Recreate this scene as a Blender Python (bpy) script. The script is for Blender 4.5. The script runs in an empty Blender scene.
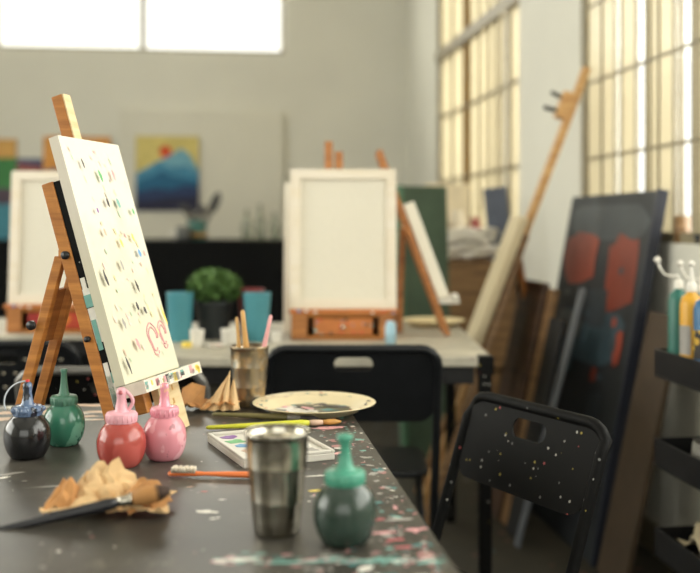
import bpy, math, random
from mathutils import Vector, Matrix
R = math.radians
sc = bpy.context.scene
col = sc.collection
CAMZ = 1.12
YAW = R(7.125)
FX, FY = math.sin(YAW), math.cos(YAW)

def LD(lat, d, z=0.0):                       # lateral / depth / height as seen from where the photographer sat
    return Vector((FY*lat + FX*d, FY*d - FX*lat, z))
def P(px, py, d):
    return LD((px-350)/1000*d, d, CAMZ-(py-225)/1000*d)
def T(px, py, z=0.75):
    d = (CAMZ-z)*1000/(py-225)
    return P(px, py, d)

# ------------------------------------------------------------------ materials
def lin(c):
    return tuple(((v/255)/12.92 if v/255 <= .04045 else ((v/255+.055)/1.055)**2.4) for v in c) + (1,)
class NT:
    def __init__(s, name):
        s.m = bpy.data.materials.new(name); s.m.use_nodes = True
        s.t = s.m.node_tree; s.n = s.t.nodes; s.l = s.t.links
        s.b = s.n['Principled BSDF']; s.out = s.n['Material Output']
        s.tc = s.n.new('ShaderNodeTexCoord')
    def map(s, scale=(1,1,1)):
        mp = s.n.new('ShaderNodeMapping'); mp.inputs['Scale'].default_value = scale
        s.l.new(s.tc.outputs['Object'], mp.inputs['Vector']); return mp.outputs['Vector']
    def noise(s, scale, detail=4, rough=.55, vec=None):
        n = s.n.new('ShaderNodeTexNoise'); n.inputs['Scale'].default_value = scale
        n.inputs['Detail'].default_value = detail; n.inputs['Roughness'].default_value = rough
        s.l.new(vec or s.tc.outputs['Object'], n.inputs['Vector']); return n.outputs['Fac']
    def ramp(s, fac, stops):
        r = s.n.new('ShaderNodeValToRGB'); e = r.color_ramp.elements
        while len(e) < len(stops): e.new(.5)
        for el, (p, c) in zip(e, stops): el.position = p; el.color = c
        s.l.new(fac, r.inputs['Fac']); return r.outputs['Color']
    def mix(s, fac, a, b):
        m = s.n.new('ShaderNodeMix'); m.data_type = 'RGBA'
        for v, i in ((fac, 0), (a, 6), (b, 7)):
            if hasattr(v, 'is_linked'): s.l.new(v, m.inputs[i])
            else: m.inputs[i].default_value = v
        return m.outputs[2]
    def color(s, c):
        if hasattr(c, 'is_linked'): s.l.new(c, s.b.inputs['Base Color'])
        else: s.b.inputs['Base Color'].default_value = c
    def bump(s, fac, strength=.2, dist=.002):
        b = s.n.new('ShaderNodeBump'); b.inputs['Strength'].default_value = strength; b.inputs['Distance'].default_value = dist
        s.l.new(fac, b.inputs['Height']); s.l.new(b.outputs['Normal'], s.b.inputs['Normal'])
    def set(s, rough=.5, metal=0, coat=0, spec=.5):
        s.b.inputs['Roughness'].default_value = rough; s.b.inputs['Metallic'].default_value = metal
        s.b.inputs['Coat Weight'].default_value = coat; s.b.inputs['Specular IOR Level'].default_value = spec
        return s
B1, W1 = (0,0,0,1), (1,1,1,1)
def plain(name, c, rough=.5, metal=0, var=.12, scale=12, bump=0, coat=0, spec=.5):
    t = NT(name); a = lin(c); lo = tuple(v*(1-var) for v in a[:3])+(1,); hi = tuple(min(1, v*(1+var)) for v in a[:3])+(1,)
    f = t.noise(scale); t.color(t.ramp(f, [(.3, lo), (.7, hi)])); t.set(rough, metal, coat, spec)
    if bump: t.bump(f, bump)
    return t.m
def wood(name, c, dark, stretch=(3,3,40), rough=.5):
    t = NT(name); f = t.noise(1.6, 6, .6, t.map(stretch))
    t.color(t.ramp(f, [(.3, lin(dark)), (.65, lin(c))])); t.set(rough); t.bump(f, .1); return t.m
def speck(name, base, specks, scale=60, thr=.16, rough=.4, metal=0, density=.62, spec=.5):
    """a base colour carrying small dried paint drops of several colours"""
    t = NT(name)
    v = t.n.new('ShaderNodeTexVoronoi'); v.inputs['Scale'].default_value = scale
    t.l.new(t.tc.outputs['Object'], v.inputs['Vector'])
    lt = t.n.new('ShaderNodeMath'); lt.operation = 'LESS_THAN'; lt.inputs[1].default_value = thr
    t.l.new(v.outputs['Distance'], lt.inputs[0])
    sep = t.n.new('ShaderNodeSeparateColor'); t.l.new(v.outputs['Color'], sep.inputs[0])
    gt = t.n.new('ShaderNodeMath'); gt.operation = 'GREATER_THAN'; gt.inputs[1].default_value = density
    t.l.new(sep.outputs[0], gt.inputs[0])
    mu = t.n.new('ShaderNodeMath'); mu.operation = 'MULTIPLY'; t.l.new(lt.outputs[0], mu.inputs[0]); t.l.new(gt.outputs[0], mu.inputs[1])
    stops = [(i/len(specks), lin(c)) for i, c in enumerate(specks)]
    cr = t.ramp(sep.outputs[1], stops)
    t.n[-1].color_ramp.interpolation = 'CONSTANT'
    a = lin(base); f = t.noise(9); bc = t.ramp(f, [(.3, tuple(x*.8 for x in a[:3])+(1,)), (.7, tuple(min(1, x*1.25) for x in a[:3])+(1,))])
    t.color(t.mix(mu.outputs[0], bc, cr)); t.set(rough, metal, 0, spec); return t.m

M = {}
M['wall'] = plain('wall_paint', (215,213,202), .85, var=.04, scale=1.5, bump=.05)
M['panel'] = plain('pale_panel_paint', (214,211,198), .8, var=.03, scale=2)
M['ceiling'] = plain('ceiling_paint', (215,212,204), .9, var=.03, scale=2)
M['floor'] = speck('concrete_floor', (50,46,36), [(120,115,105),(90,60,50),(60,80,80)], 14, .2, .7, density=.7)
M['steel_frame'] = plain('window_steel', (136,126,102), .5)
M['jamb'] = plain('window_reveal_paint', (200,192,172), .7, var=.05)
M['wood'] = wood('easel_wood', (200,134,62), (150,90,36))
M['wood_red'] = wood('reddish_easel_wood', (186,124,66), (140,84,40))
M['wood_tan'] = wood('tan_easel_wood', (208,168,112), (176,128,76))
M['wood_pale'] = wood('pale_wood', (232,212,170), (206,176,128))
M['wood_dull'] = wood('dull_wood', (150,116,76), (98,70,44))
M['plank_brown'] = wood('dark_plank', (84,58,40), (48,32,24))
M['canvas'] = plain('primed_canvas', (244,238,222), .85, var=.025, scale=240, bump=.15)
M['canvas_back'] = plain('raw_canvas_back', (222,216,200), .9, var=.04, scale=200, bump=.15)
M['stretcher'] = wood('pine_stretcher', (230,221,206), (222,209,184), (2,2,20))
M['black_metal'] = plain('black_powder_coat', (24,24,26), .38, var=.25, scale=30)
M['chair_black'] = speck('spattered_black_enamel', (9,9,9), [(176,174,166),(110,110,108),(150,148,142),(160,80,80),(150,136,66)], 78, .22, .6, density=.80, spec=.15)
M['chair_plain'] = plain('black_enamel', (23,25,28), .42, var=.2, scale=20, spec=.35)
M['cut_edge'] = plain('pale_edge_and_holes', (176,166,148), .5)
M['grey_tube'] = speck('paint_spotted_grey_steel', (112,110,106), [(60,60,60),(220,220,215),(120,90,80)], 60, .25, .35, .4, density=.5)
M['steel'] = None
t = NT('brushed_steel'); f = t.noise(30, 3, .5, t.map((1,1,30))); t.color(t.ramp(f, [(.3, lin((170,165,152))), (.7, lin((206,200,186)))])); t.set(.2, 1); M['steel'] = t.m
t = NT('paint_stained_steel'); f = t.noise(22, 4); f2 = t.noise(40, 2)
c = t.ramp(f, [(.46, lin((150,138,118))), (.52, lin((176,150,112))), (.6, lin((190,180,160))), (.66, lin((150,150,140)))])
t.color(c); t.set(.3, .85); M['steel_stained'] = t.m
# work table top
t = NT('paint_worn_table'); f = t.noise(3.5, 6, .62); f2 = t.noise(24, 5, .7, t.map((1,.35,1)))
c = t.ramp(f, [(.32, lin((44,42,38))), (.55, lin((64,61,55))), (.72, lin((90,86,78)))])
c2 = t.ramp(f2, [(.60, B1), (.74, (.4,.4,.4,1))])
t.color(t.mix(c2, c, lin((148,143,130)))); t.set(.4, spec=.38); t.bump(f2, .12); M['table'] = t.m
for n, cc in dict(white=(226,222,212), pink=(216,158,160), rose=(178,92,98), teal=(116,168,158), sea=(70,120,118), grey=(156,152,146), red=(200,50,52),
                  yellow=(236,210,96), green=(96,170,110), violet=(122,66,150), blue=(86,150,200), dark=(58,54,58), orange=(232,140,70), olive=(92,86,54), dull=(112,108,102), fade=(206,200,186), palepink=(236,206,200), palegreen=(190,212,184), paleyellow=(240,228,170), mauve=(166,118,116), peach=(200,170,146), ochre=(190,140,70)).items():
    M['p_'+n] = plain('dried_paint_'+n, cc, .45, var=.1, scale=40)
M['far_top'] = speck('pale_worktop', (178,172,156), [(160,150,140),(190,180,150),(130,130,125)], 26, .2, .5, density=.6)
M['black_cloth'] = plain('black_cloth', (17,18,19), .95, var=.2, scale=40, spec=.2)
M['teal_plastic'] = plain('teal_plastic', (74,140,152), .45, var=.05)
M['red_plastic'] = plain('dark_red_plastic', (130,50,50), .45)
M['white_cer'] = plain('white_ceramic', (220,216,206), .35, var=.04)
M['pot'] = plain('charcoal_pot', (38,42,44), .6)
M['soil'] = plain('soil', (40,30,22), .95)
t = NT('foliage_green'); f = t.noise(30, 3); t.color(t.ramp(f, [(.3, lin((44,74,30))), (.7, lin((92,128,58)))])); t.set(.6); M['leaf'] = t.m
M['kraft'] = plain('kraft_paper', (216,182,134), .8, var=.16, scale=26, bump=.2)
M['kraft_dark'] = plain('stained_kraft_paper', (184,132,78), .8, var=.25, scale=30, bump=.2)
M['box_card'] = plain('cardboard', (140,108,74), .85, var=.12)

def glass(name, tint, frost, rough=.25):
    t = NT(name); t.n.remove(t.b)
    tr = t.n.new('ShaderNodeBsdfTransparent'); tr.inputs[0].default_value = lin(tint)
    tl = t.n.new('ShaderNodeBsdfTranslucent'); tl.inputs[0].default_value = lin(tint)
    df = t.n.new('ShaderNodeBsdfDiffuse'); f = t.noise(5, 3); t.l.new(t.ramp(f, [(.3, lin(tuple(v*.93 for v in tint))), (.7, lin(tint))]), df.inputs[0])
    gl = t.n.new('ShaderNodeBsdfGlossy'); gl.inputs[1].default_value = rough
    m1 = t.n.new('ShaderNodeMixShader'); m1.inputs[0].default_value = .45; t.l.new(tl.outputs[0], m1.inputs[1]); t.l.new(df.outputs[0], m1.inputs[2])
    m2 = t.n.new('ShaderNodeMixShader'); m2.inputs[0].default_value = frost; t.l.new(tr.outputs[0], m2.inputs[1]); t.l.new(m1.outputs[0], m2.inputs[2])
    m3 = t.n.new('ShaderNodeMixShader'); m3.inputs[0].default_value = .04; t.l.new(m2.outputs[0], m3.inputs[1]); t.l.new(gl.outputs[0], m3.inputs[2])
    t.l.new(m3.outputs[0], t.out.inputs[0]); return t.m
M['glass_clear'] = glass('clear_pane', (252,252,248), .04, .02)
M['glass_frost'] = glass('frosted_cream_pane', (206,199,178), .95)
M['glass_ochre'] = glass('ochre_pane', (150,124,66), .93)
M['glass_bottle'] = glass('bottle_glass', (226,230,222), .3, .05)

# ------------------------------------------------------------------ mesh building
class MB:
    def __init__(s): s.v = []; s.f = []; s.mi = []; s.sm = []
    def add(s, vs, fs, mi=0, smooth=False, X=None):
        o = len(s.v)
        s.v += [tuple(X @ Vector(v)) if X else tuple(v) for v in vs]
        for f in fs: s.f.append([i+o for i in f]); s.mi.append(mi); s.sm.append(smooth)
        return s
    def box(s, x0, x1, y0, y1, z0, z1, mi=0, X=None):
        vs = [(x,y,z) for z in (z0,z1) for y in (y0,y1) for x in (x0,x1)]
        return s.add(vs, [(0,2,3,1),(4,5,7,6),(0,1,5,4),(2,6,7,3),(0,4,6,2),(1,3,7,5)], mi, False, X)
    def bar(s, p0, p1, w, h, up=(0,0,1), mi=0):
        p0, p1 = Vector(p0), Vector(p1); d = (p1-p0); L = d.length; d.normalize()
        u = Vector(up); side = d.cross(u).normalized(); u = side.cross(d)
        X = Matrix((( side.x,u.x,d.x,p0.x),(side.y,u.y,d.y,p0.y),(side.z,u.z,d.z,p0.z),(0,0,0,1)))
        return s.box(-w/2, w/2, -h/2, h/2, 0, L, mi, X)
    def tube(s, pts, r, seg=12, mi=0, closed=False):
        pts = [Vector(p) for p in pts]; n = len(pts)
        rr = r if isinstance(r, (list, tuple)) else [r]*n
        vs = []; prev = None
        for i, p in enumerate(pts):
            a = pts[i-1] if (i > 0 or closed) else p; b = pts[(i+1) % n] if (i < n-1 or closed) else p
            d = (b-a).normalized()
            if prev is None:
                ref = Vector((0,0,1)) if abs(d.z) < .9 else Vector((1,0,0)); s1 = d.cross(ref).normalized()
            else: s1 = (prev - d*prev.dot(d)).normalized()
            prev = s1; s2 = d.cross(s1)
            for k in range(seg):
                an = 2*math.pi*k/seg; vs.append(p + (s1*math.cos(an)+s2*math.sin(an))*rr[i])
        fs = []
        for i in range(n if closed else n-1):
            for k in range(seg):
                j = (i+1) % n
                fs.append((i*seg+k, i*seg+(k+1)%seg, j*seg+(k+1)%seg, j*seg+k))
        if not closed: fs.append(tuple(range(seg-1,-1,-1))); fs.append(tuple((n-1)*seg+k for k in range(seg)))
        return s.add(vs, fs, mi, True)
    def lathe(s, prof, seg=36, mi=0, c=(0,0,0), X=None, smooth=True):
        vs = []; fs = []; n = len(prof)
        for r, z in prof:
            for k in range(seg):
                a = 2*math.pi*k/seg; vs.append((c[0]+max(r,1e-5)*math.cos(a), c[1]+max(r,1e-5)*math.sin(a), c[2]+z))
        for i in range(n-1):
            for k in range(seg): fs.append((i*seg+k, i*seg+(k+1)%seg, (i+1)*seg+(k+1)%seg, (i+1)*seg+k))
        return s.add(vs, fs, mi, smooth, X)
    def prism(s, poly, y0, y1, mi=0, X=None):           # polygon in x/z, extruded along y
        n = len(poly); vs = [(x,y0,z) for x,z in poly]+[(x,y1,z) for x,z in poly]
        fs = [tuple(range(n)), tuple(range(2*n-1,n-1,-1))]+[(i,i+n,(i+1)%n+n,(i+1)%n) for i in range(n)]
        return s.add(vs, fs, mi, False, X)
    def ball(s, c, r, seg=14, mi=0, sz=1):
        prof = [(r*math.sin(math.pi*i/10), -r*sz*math.cos(math.pi*i/10)) for i in range(11)]
        return s.lathe(prof, seg, mi, c)
    def blob(s, cx, cy, z, rx, ry, rng, mi=0, ang=0, n=9):
        vs = [(cx,cy,z)]
        for k in range(n):
            a = 2*math.pi*k/n; q = rng.uniform(.6,1.15); x, y = rx*q*math.cos(a), ry*q*math.sin(a)
            vs.append((cx+x*math.cos(ang)-y*math.sin(ang), cy+x*math.sin(ang)+y*math.cos(ang), z))
        return s.add(vs, [(0,k+1,(k+1)%n+1) for k in range(n)], mi)
    def build(s, name, mats, parent=None, bevel=0, solid=0, loc=None, rz=0, sub=0):
        me = bpy.data.meshes.new(name); me.from_pydata(s.v, [], s.f); me.update()
        for m in (mats if isinstance(mats, (list, tuple)) else [mats]): me.materials.append(m)
        for p, mi, sm in zip(me.polygons, s.mi, s.sm): p.material_index = mi; p.use_smooth = sm
        o = bpy.data.objects.new(name, me); col.objects.link(o)
        if parent: o.parent = parent
        if loc is not None: o.location = loc
        o.rotation_euler.z = rz
        if bevel:
            b = o.modifiers.new('edge', 'BEVEL'); b.width = bevel; b.segments = 2; b.limit_method = 'ANGLE'; b.angle_limit = R(50)
        if solid:
            b = o.modifiers.new('thick', 'SOLIDIFY'); b.thickness = solid; b.offset = 0
        if sub:
            b = o.modifiers.new('sub', 'SUBSURF'); b.levels = sub; b.render_levels = sub
        return o
def tag(o, label=None, cat=None, group=None, kind=None):
    for k, v in (('label',label),('category',cat),('group',group),('kind',kind)):
        if v: o[k] = v
    return o
def thing(name, label, cat, loc, rz=0, group=None):
    o = bpy.data.objects.new(name, None); col.objects.link(o); o.empty_display_size = .05
    o.location = loc; o.rotation_euler = (0,0,rz); return tag(o, label, cat, group)
def copy_tree(o, parent=None):
    c = o.copy(); col.objects.link(c)
    if parent: c.parent = parent
    for ch in list(o.children): copy_tree(ch, c)
    return c
def rrect(x0, x1, z0, z1, r, n=6):
    pts = []
    for cx, cz, a0 in ((x1-r,z1-r,0),(x0+r,z1-r,90),(x0+r,z0+r,180),(x1-r,z0+r,270)):
        for i in range(n+1):
            a = R(a0+90*i/n); pts.append((cx+r*math.cos(a), cz+r*math.sin(a)))
    return pts
CAMROT = -YAW           # z-rotation of things lined up with the camera's left/right

# ------------------------------------------------------------------ room
XL, XR, YF, YB, ZC = -3.4, 1.46, -2.4, 8.0, 3.4
WT = .22
def struct(mb, name, m, **k): return tag(mb.build(name, m, **k), kind='structure')
struct(MB().box(XL-WT, XR+WT, YF-WT, YB+WT, -.1, 0), 'floor', M['floor'])
struct(MB().box(XL-WT, XR+WT, YF-WT, YB+WT, ZC, ZC+.1), 'ceiling', M['ceiling'])
def wall_x(name, y0, y1, xa, xb, holes):           # wall in the x/z plane, holes (x0,x1,z0,z1) side by side
    mb = MB(); x = xa
    for (h0,h1,z0,z1) in sorted(holes):
        mb.box(x, h0, y0, y1, 0, ZC); mb.box(h0, h1, y0, y1, 0, z0); mb.box(h0, h1, y0, y1, z1, ZC); x = h1
    mb.box(x, xb, y0, y1, 0, ZC); return struct(mb, name, M['wall'])
def wall_y(name, x0, x1, ya, yb, holes):
    mb = MB(); y = ya
    for (h0,h1,z0,z1) in sorted(holes):
        mb.box(x0, x1, y, h0, 0, ZC); mb.box(x0, x1, h0, h1, 0, z0); mb.box(x0, x1, h0, h1, z1, ZC); y = h1
    mb.box(x0, x1, y, yb, 0, ZC); return struct(mb, name, M['wall'])
bx1 = P(285, 50, 7.98).x; bw = 1.12
BW = (bx1-3*bw, bx1, 2.49, 3.2)
W2 = (4.86, 6.83, 1.06, 3.15)
W3 = (-.6, 3.99, 1.06, 3.15)
W4 = (-2.6, .9, .9, 3.0)
wall_x('wall_back', YB, YB+WT, XL-WT, XR+WT, [BW])
wall_x('wall_front', YF-WT, YF, XL-WT, XR+WT, [W4])
wall_y('wall_right', XR, XR+WT, YF, YB, [W2, W3])

def window(n, axis, a0, a1, z0, z1, pos, cols, rows, depth, thick, heavy, pane_of, frame=.05):
    """steel window: outer frame, glazing bars and one pane per light.  axis 'x' or 'y' is the running direction"""
    r = bpy.data.objects.new('window_%d' % n, None); col.objects.link(r); r['kind'] = 'structure'
    def bx(mb, u0, u1, w0, w1, q0, q1):
        return mb.box(u0, u1, pos+q0, pos+q1, w0, w1) if axis == 'x' else mb.box(pos+q0, pos+q1, u0, u1, w0, w1)
    f = MB()
    bx(f, a0, a1, z0, z0+frame, 0, depth); bx(f, a0, a1, z1-frame, z1, 0, depth); bx(f, a0, a0+frame, z0, z1, 0, depth); bx(f, a1-frame, a1, z0, z1, 0, depth)
    f.build('window_frame', M['steel_frame'], r)
    b = MB()
    for u in cols: bx(b, u-thick/2, u+thick/2, z0, z1, .004, depth-.004)
    for w in rows: bx(b, a0, a1, w-thick/2, w+thick/2, .006, depth-.006)
    for w in heavy: bx(b, a0, a1, w-.035, w+.035, -.02, depth)
    b.build('glazing_bar', M['steel_frame'], r)
    us = [a0]+list(cols)+[a1]
    for i in range(len(us)-1):
        p = MB(); bx(p, us[i], us[i+1], z0, z1, depth*.4, depth*.4+.004); p.build('pane', M[pane_of(i)], r)
    return r
window(1, 'x', *BW, YB+.08, [bx1-bw, bx1-2*bw], [], .05, .045, [], lambda i: 'glass_clear', .03)
def wallY(px):                                   # where the line of sight through px meets the right wall
    k = (px-350)/1000; return XR*(FY-k*FX)/(FX+k*FY)
def strips(pxs): return sorted(wallY(p) for p in pxs)
px2 = [449,460,466,475,484,492,498,505]
ys = strips(px2); kinds2 = {0:'c',2:'c'}
window(2, 'y', *W2, XR+.012, ys, [1.42,1.86], .05, .013, [2.28], lambda i: {1:'glass_clear', 6:'glass_ochre'}.get(i, 'glass_frost'), .035)
px3 = [597,609.5,616,630,640.5,645,653,668,674.5,687,692,704]
ys = strips(px3); extra = [ys[0]-.30*k for k in range(1,10)]
ys3 = sorted(extra)+ys; ne = len(extra)
clear3 = {ne+10, ne+8, ne+4, ne+3}
window(3, 'y', *W3, XR+.012, ys3, [1.39,1.70,2.01], .026, .009, [2.4], lambda i: 'glass_clear' if (i in clear3 or i < ne-1) else 'glass_frost', .035)
W5 = (.6, 5.2, .9, 3.0)
wall_y('wall_left', XL-WT, XL, YF, YB, [W5])
window(5, 'y', *W5, XL-.12, [W5[0]+.92*i for i in range(1,5)], [1.9], .05, .04, [], lambda i: 'glass_clear')
c4 = [W4[0]+(W4[1]-W4[0])*i/5 for i in range(1,5)]
window(4, 'x', *W4, YF-.12, c4, [1.9], .05, .04, [], lambda i: 'glass_clear')  # unseen window added behind the camera to carry the front fill
# pale panel proud of the back wall
pa, pb = P(121, 115, 7.93), P(283, 115, 7.93)
struct(MB().box(pa.x, pb.x, YB-.05, YB, 0, P(121,112,7.95).z), 'trim_1', M['panel'])
struct(MB().box(XL, XR, YB-.012, YB, 0, .1), 'baseboard_back', M['steel_frame'])
struct(MB().box(XR-.012, XR, YF, YB, 0, .1), 'baseboard_right', M['steel_frame'])

# ------------------------------------------------------------------ paintings on the back wall
def painting(name, label, px0, px1, py0, py1, bands, extra=None, ypos=None):
    yy = ypos or YB
    d = yy*FY + .0
    a, b = P(px0, py0, 7.9), P(px1, py1, 7.9)
    w, h = b.x-a.x, a.z-b.z
    r = thing(name, label, 'painting', ((a.x+b.x)/2, yy+.002, b.z), 0, None)
    mb = MB().box(-w/2, w/2, -.025, 0, 0, h)
    mb.build('stretched_canvas', M['p_dark'], r)
    q = MB(); mats = []
    y = -.0255
    for i, (poly, c) in enumerate(bands):
        mats.append(plain('art_'+name, c, .7, var=.12, scale=14))
        n = len(poly)
        q.add([((u-.5)*w, y-.0004*i, v*h) for u, v in poly], [tuple(range(n))], i)
    q.build('painted_surface', mats, r); return r
def hill(v0, amp, ph, lo=0, n=24):
    return [(0,lo)]+[(1,lo)]+[(1-i/n, max(lo+.01, v0+amp*math.sin(ph+2.6*(1-i/n)))) for i in range(n+1)]
def peak(pk, lo=0):
    return [(0,lo),(1,lo)]+list(reversed(pk))
sun = [(.47+.10*math.cos(2*math.pi*k/20), .79+.085*math.sin(2*math.pi*k/20)) for k in range(20)]
painting('mountain_painting', 'square canvas painted with blue mountains and red sun on the back wall', 137, 199, 137, 211, [
    ([(0,0),(1,0),(1,1),(0,1)], (206,190,116)), (sun, (206,80,34)),
    (peak([(0,.5),(.25,.62),(.5,.72),(.72,.84),(.85,.76),(1,.55)]), (108,160,180)),
    (peak([(0,.48),(.2,.56),(.38,.66),(.55,.58),(.8,.6),(1,.5)]), (64,130,164)),
    (peak([(0,.36),(.25,.46),(.42,.54),(.6,.46),(.8,.44),(1,.4)]), (24,92,128)),
    (peak([(0,.24),(.3,.3),(.55,.28),(.8,.34),(1,.32)]), (32,52,92)), (peak([(0,.12),(.4,.16),(1,.2)]), (30,32,60))], ypos=YB-.05)
painting('striped_painting', 'abstract canvas with orange top over green and blue bands at the photo\'s left edge', -32, 21, 141, 243, [
    ([(0,0),(1,0),(1,1),(0,1)], (70,140,160)), ([(0,.8),(1,.82),(1,1),(0,1)], (206,160,90)),
    ([(0,.55),(.5,.5),(1,.52),(1,.82),(0,.8)], (64,130,74)), ([(0,.36),(1,.38),(1,.52),(0,.55)], (84,70,84))])
painting('orange_topped_painting', 'canvas with wide orange sky, behind the top of the nearest easel', 47, 112, 138, 225, [
    ([(0,0),(1,0),(1,1),(0,1)], (96,104,136)), ([(0,.62),(1,.7),(1,1),(0,1)], (214,150,74)), ([(0,.1),(1,.2),(1,.42),(0,.35)], (150,96,80))])
painting('small_blue_red_painting', 'small low canvas in blue and red between the orange-topped paintings', 22, 46, 160, 205, [
    ([(0,0),(1,0),(1,1),(0,1)], (70,86,120)), ([(0,.6),(1,.55),(1,.85),(0,.9)], (150,84,80))])

# ------------------------------------------------------------------ work table in the foreground
TZ = .75
tx0, tx1, ty0, ty1 = -1.75, .247, .92, 2.12
wt = thing('work_table', 'large dark grey work table spattered with paint, in the foreground', 'table', ((tx0+tx1)/2, (ty0+ty1)/2, 0))
ox, oy = (tx0+tx1)/2, (ty0+ty1)/2
rng = random.Random(7)
mb = MB().box(tx0-ox, tx1-ox, ty0-oy, ty1-oy, TZ-.035, TZ)
pal = ['dull','pink','mauve','teal','sea','grey','white','mauve','dull','grey','grey','sea','dull','mauve']
names = ['white','pink','rose','teal','sea','grey','red','yellow','peach','dull','mauve','fade']
def splat(px, py, rx, ry, nm, ang=0, n=9):
    p = T(px, py)
    if tx0+.005 < p.x-rx and p.x+rx < tx1-.002 and p.y-ry > ty0 and p.y+ry < ty1:
        mb.blob(p.x-ox, p.y-oy, TZ+.0003+rng.random()*.0004, rx, ry, rng, 1+names.index(nm), ang, n)
for i in range(520):
    Y = rng.uniform(.97, 2.05); X = tx1-.004-abs(rng.gauss(0, .075))
    k = rng.choice(pal); r_ = rng.uniform(.001, .0045) if rng.random() < .85 else rng.uniform(.0045,.011)
    if X-r_*1.6 < tx0 or X+r_*1.6 > tx1: continue
    mb.blob(X-ox, Y-oy, TZ+.0003+rng.random()*.0004, r_*rng.uniform(1,1.5), r_*rng.uniform(.7,1.2), rng, 1+names.index(k), rng.random()*6)
for i in range(160):
    X = rng.uniform(-.8,.2); Y = rng.uniform(1.0,2.08); r_ = rng.uniform(.0008,.003)
    mb.blob(X-ox, Y-oy, TZ+.0003, r_*1.5, r_, rng, 1+names.index(rng.choice(['white','grey','dull','grey','mauve'])), rng.random()*6)
for i in range(90):                                       # band of drops along the near part
    px = rng.uniform(210,440); splat(px, 560+rng.gauss(0,3.5), rng.uniform(.003,.011), rng.uniform(.001,.003), rng.choice(['teal','white','grey','teal','pink','sea']))
for (px,py,rx,ry,nm,a) in [(206,512,.016,.0075,'white',-.3),(213,519,.005,.004,'white',0),(218,518,.004,.003,'white',0),(10,474,.026,.006,'grey',.5),(4,478,.012,.005,'white',.6),
        (60,486,.05,.004,'grey',.15),(350,548,.009,.006,'red',0),(385,533,.02,.006,'pink',.1),(412,547,.022,.006,'rose',0),(395,540,.014,.006,'rose',.3),(372,520,.018,.005,'rose',.1),
        (400,520,.022,.006,'grey',.2),(415,530,.016,.006,'pink',.1),(318,476,.02,.004,'white',.1),(316,491,.012,.005,'yellow',.1),(330,428,.03,.015,'pink',.1),(372,455,.012,.012,'teal',0),
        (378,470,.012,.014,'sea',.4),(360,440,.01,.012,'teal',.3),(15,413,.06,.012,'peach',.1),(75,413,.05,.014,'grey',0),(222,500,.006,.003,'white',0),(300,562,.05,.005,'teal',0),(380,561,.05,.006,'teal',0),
        (240,560,.03,.006,'white',0),(205,492,.006,.002,'red',0),(190,487,.006,.0025,'peach',.3),(430,562,.02,.006,'teal',0)]:
    splat(px,py,rx,ry,nm,a,14)
for i in range(26):  # pale blobs painted in as the reflection on the tabletop's far left
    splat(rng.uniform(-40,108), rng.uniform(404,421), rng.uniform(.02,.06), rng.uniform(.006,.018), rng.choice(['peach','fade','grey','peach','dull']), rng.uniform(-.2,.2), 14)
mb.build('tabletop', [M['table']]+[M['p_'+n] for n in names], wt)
for (x,y) in ((tx0+.08,ty0+.08),(tx1-.08,ty0+.08),(tx0+.08,ty1-.08),(tx1-.08,ty1-.08)):
    MB().box(x-ox-.025, x-ox+.025, y-oy-.025, y-oy+.025, 0, TZ-.035).build('leg', M['black_metal'], wt, bevel=.003)
MB().box(tx0-ox+.1, tx1-ox-.1, -.02, .02, TZ-.09, TZ-.035).build('apron', M['black_metal'], wt)

# ------------------------------------------------------------------ squeeze bottles
def smear(name, base, others, scale=18, rough=.2):
    t = NT(name); f = t.noise(scale, 4, .6); g = t.noise(scale*1.7, 3)
    c = lin(base)
    for i, (oc, th) in enumerate(others):
        f = t.noise(scale*(1+.37*i), 3, .5, t.map((1+i*.3, 1.2, .8+.2*i)))
        m = t.ramp(f, [(th, B1), (th+.03, W1)])
        c = t.mix(m, c, lin(oc))
    t.color(c); t.set(rough, 0, .25); return t.m
bm = {
 'dark_green': plain('dark_green_rubber', (46,62,54), .22, var=.1, coat=.2), 'black': plain('black_paint_bottle', (24,25,27), .2, var=.15, coat=.3),
 'green': smear('green_paint_bottle', (58,118,96), [((104,158,134),.56),((36,84,70),.62)]), 'red': smear('red_paint_bottle', (166,70,62), [((184,86,78),.55)], 12),
 'pink': smear('pink_paint_bottle', (214,138,150), [((228,170,178),.54),((164,96,106),.66),((120,150,184),.70),((90,70,76),.72)], 26),
 'cap_teal': plain('teal_cap', (74,150,126), .4, var=.15, scale=40), 'cap_blue': smear('blue_grey_cap', (92,112,142), [((40,46,56),.52),((150,168,190),.64)], 60),
 'cap_green': plain('grey_green_cap', (74,120,100), .4, var=.15, scale=40), 'cap_pink': plain('pale_pink_cap', (230,170,182), .4, var=.08), 'cap_rose': smear('stained_pink_cap', (222,146,162), [((232,176,150),.6),((206,100,130),.68)], 40),
 'strap_white': plain('clear_white_strap', (206,212,222), .35)}
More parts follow.
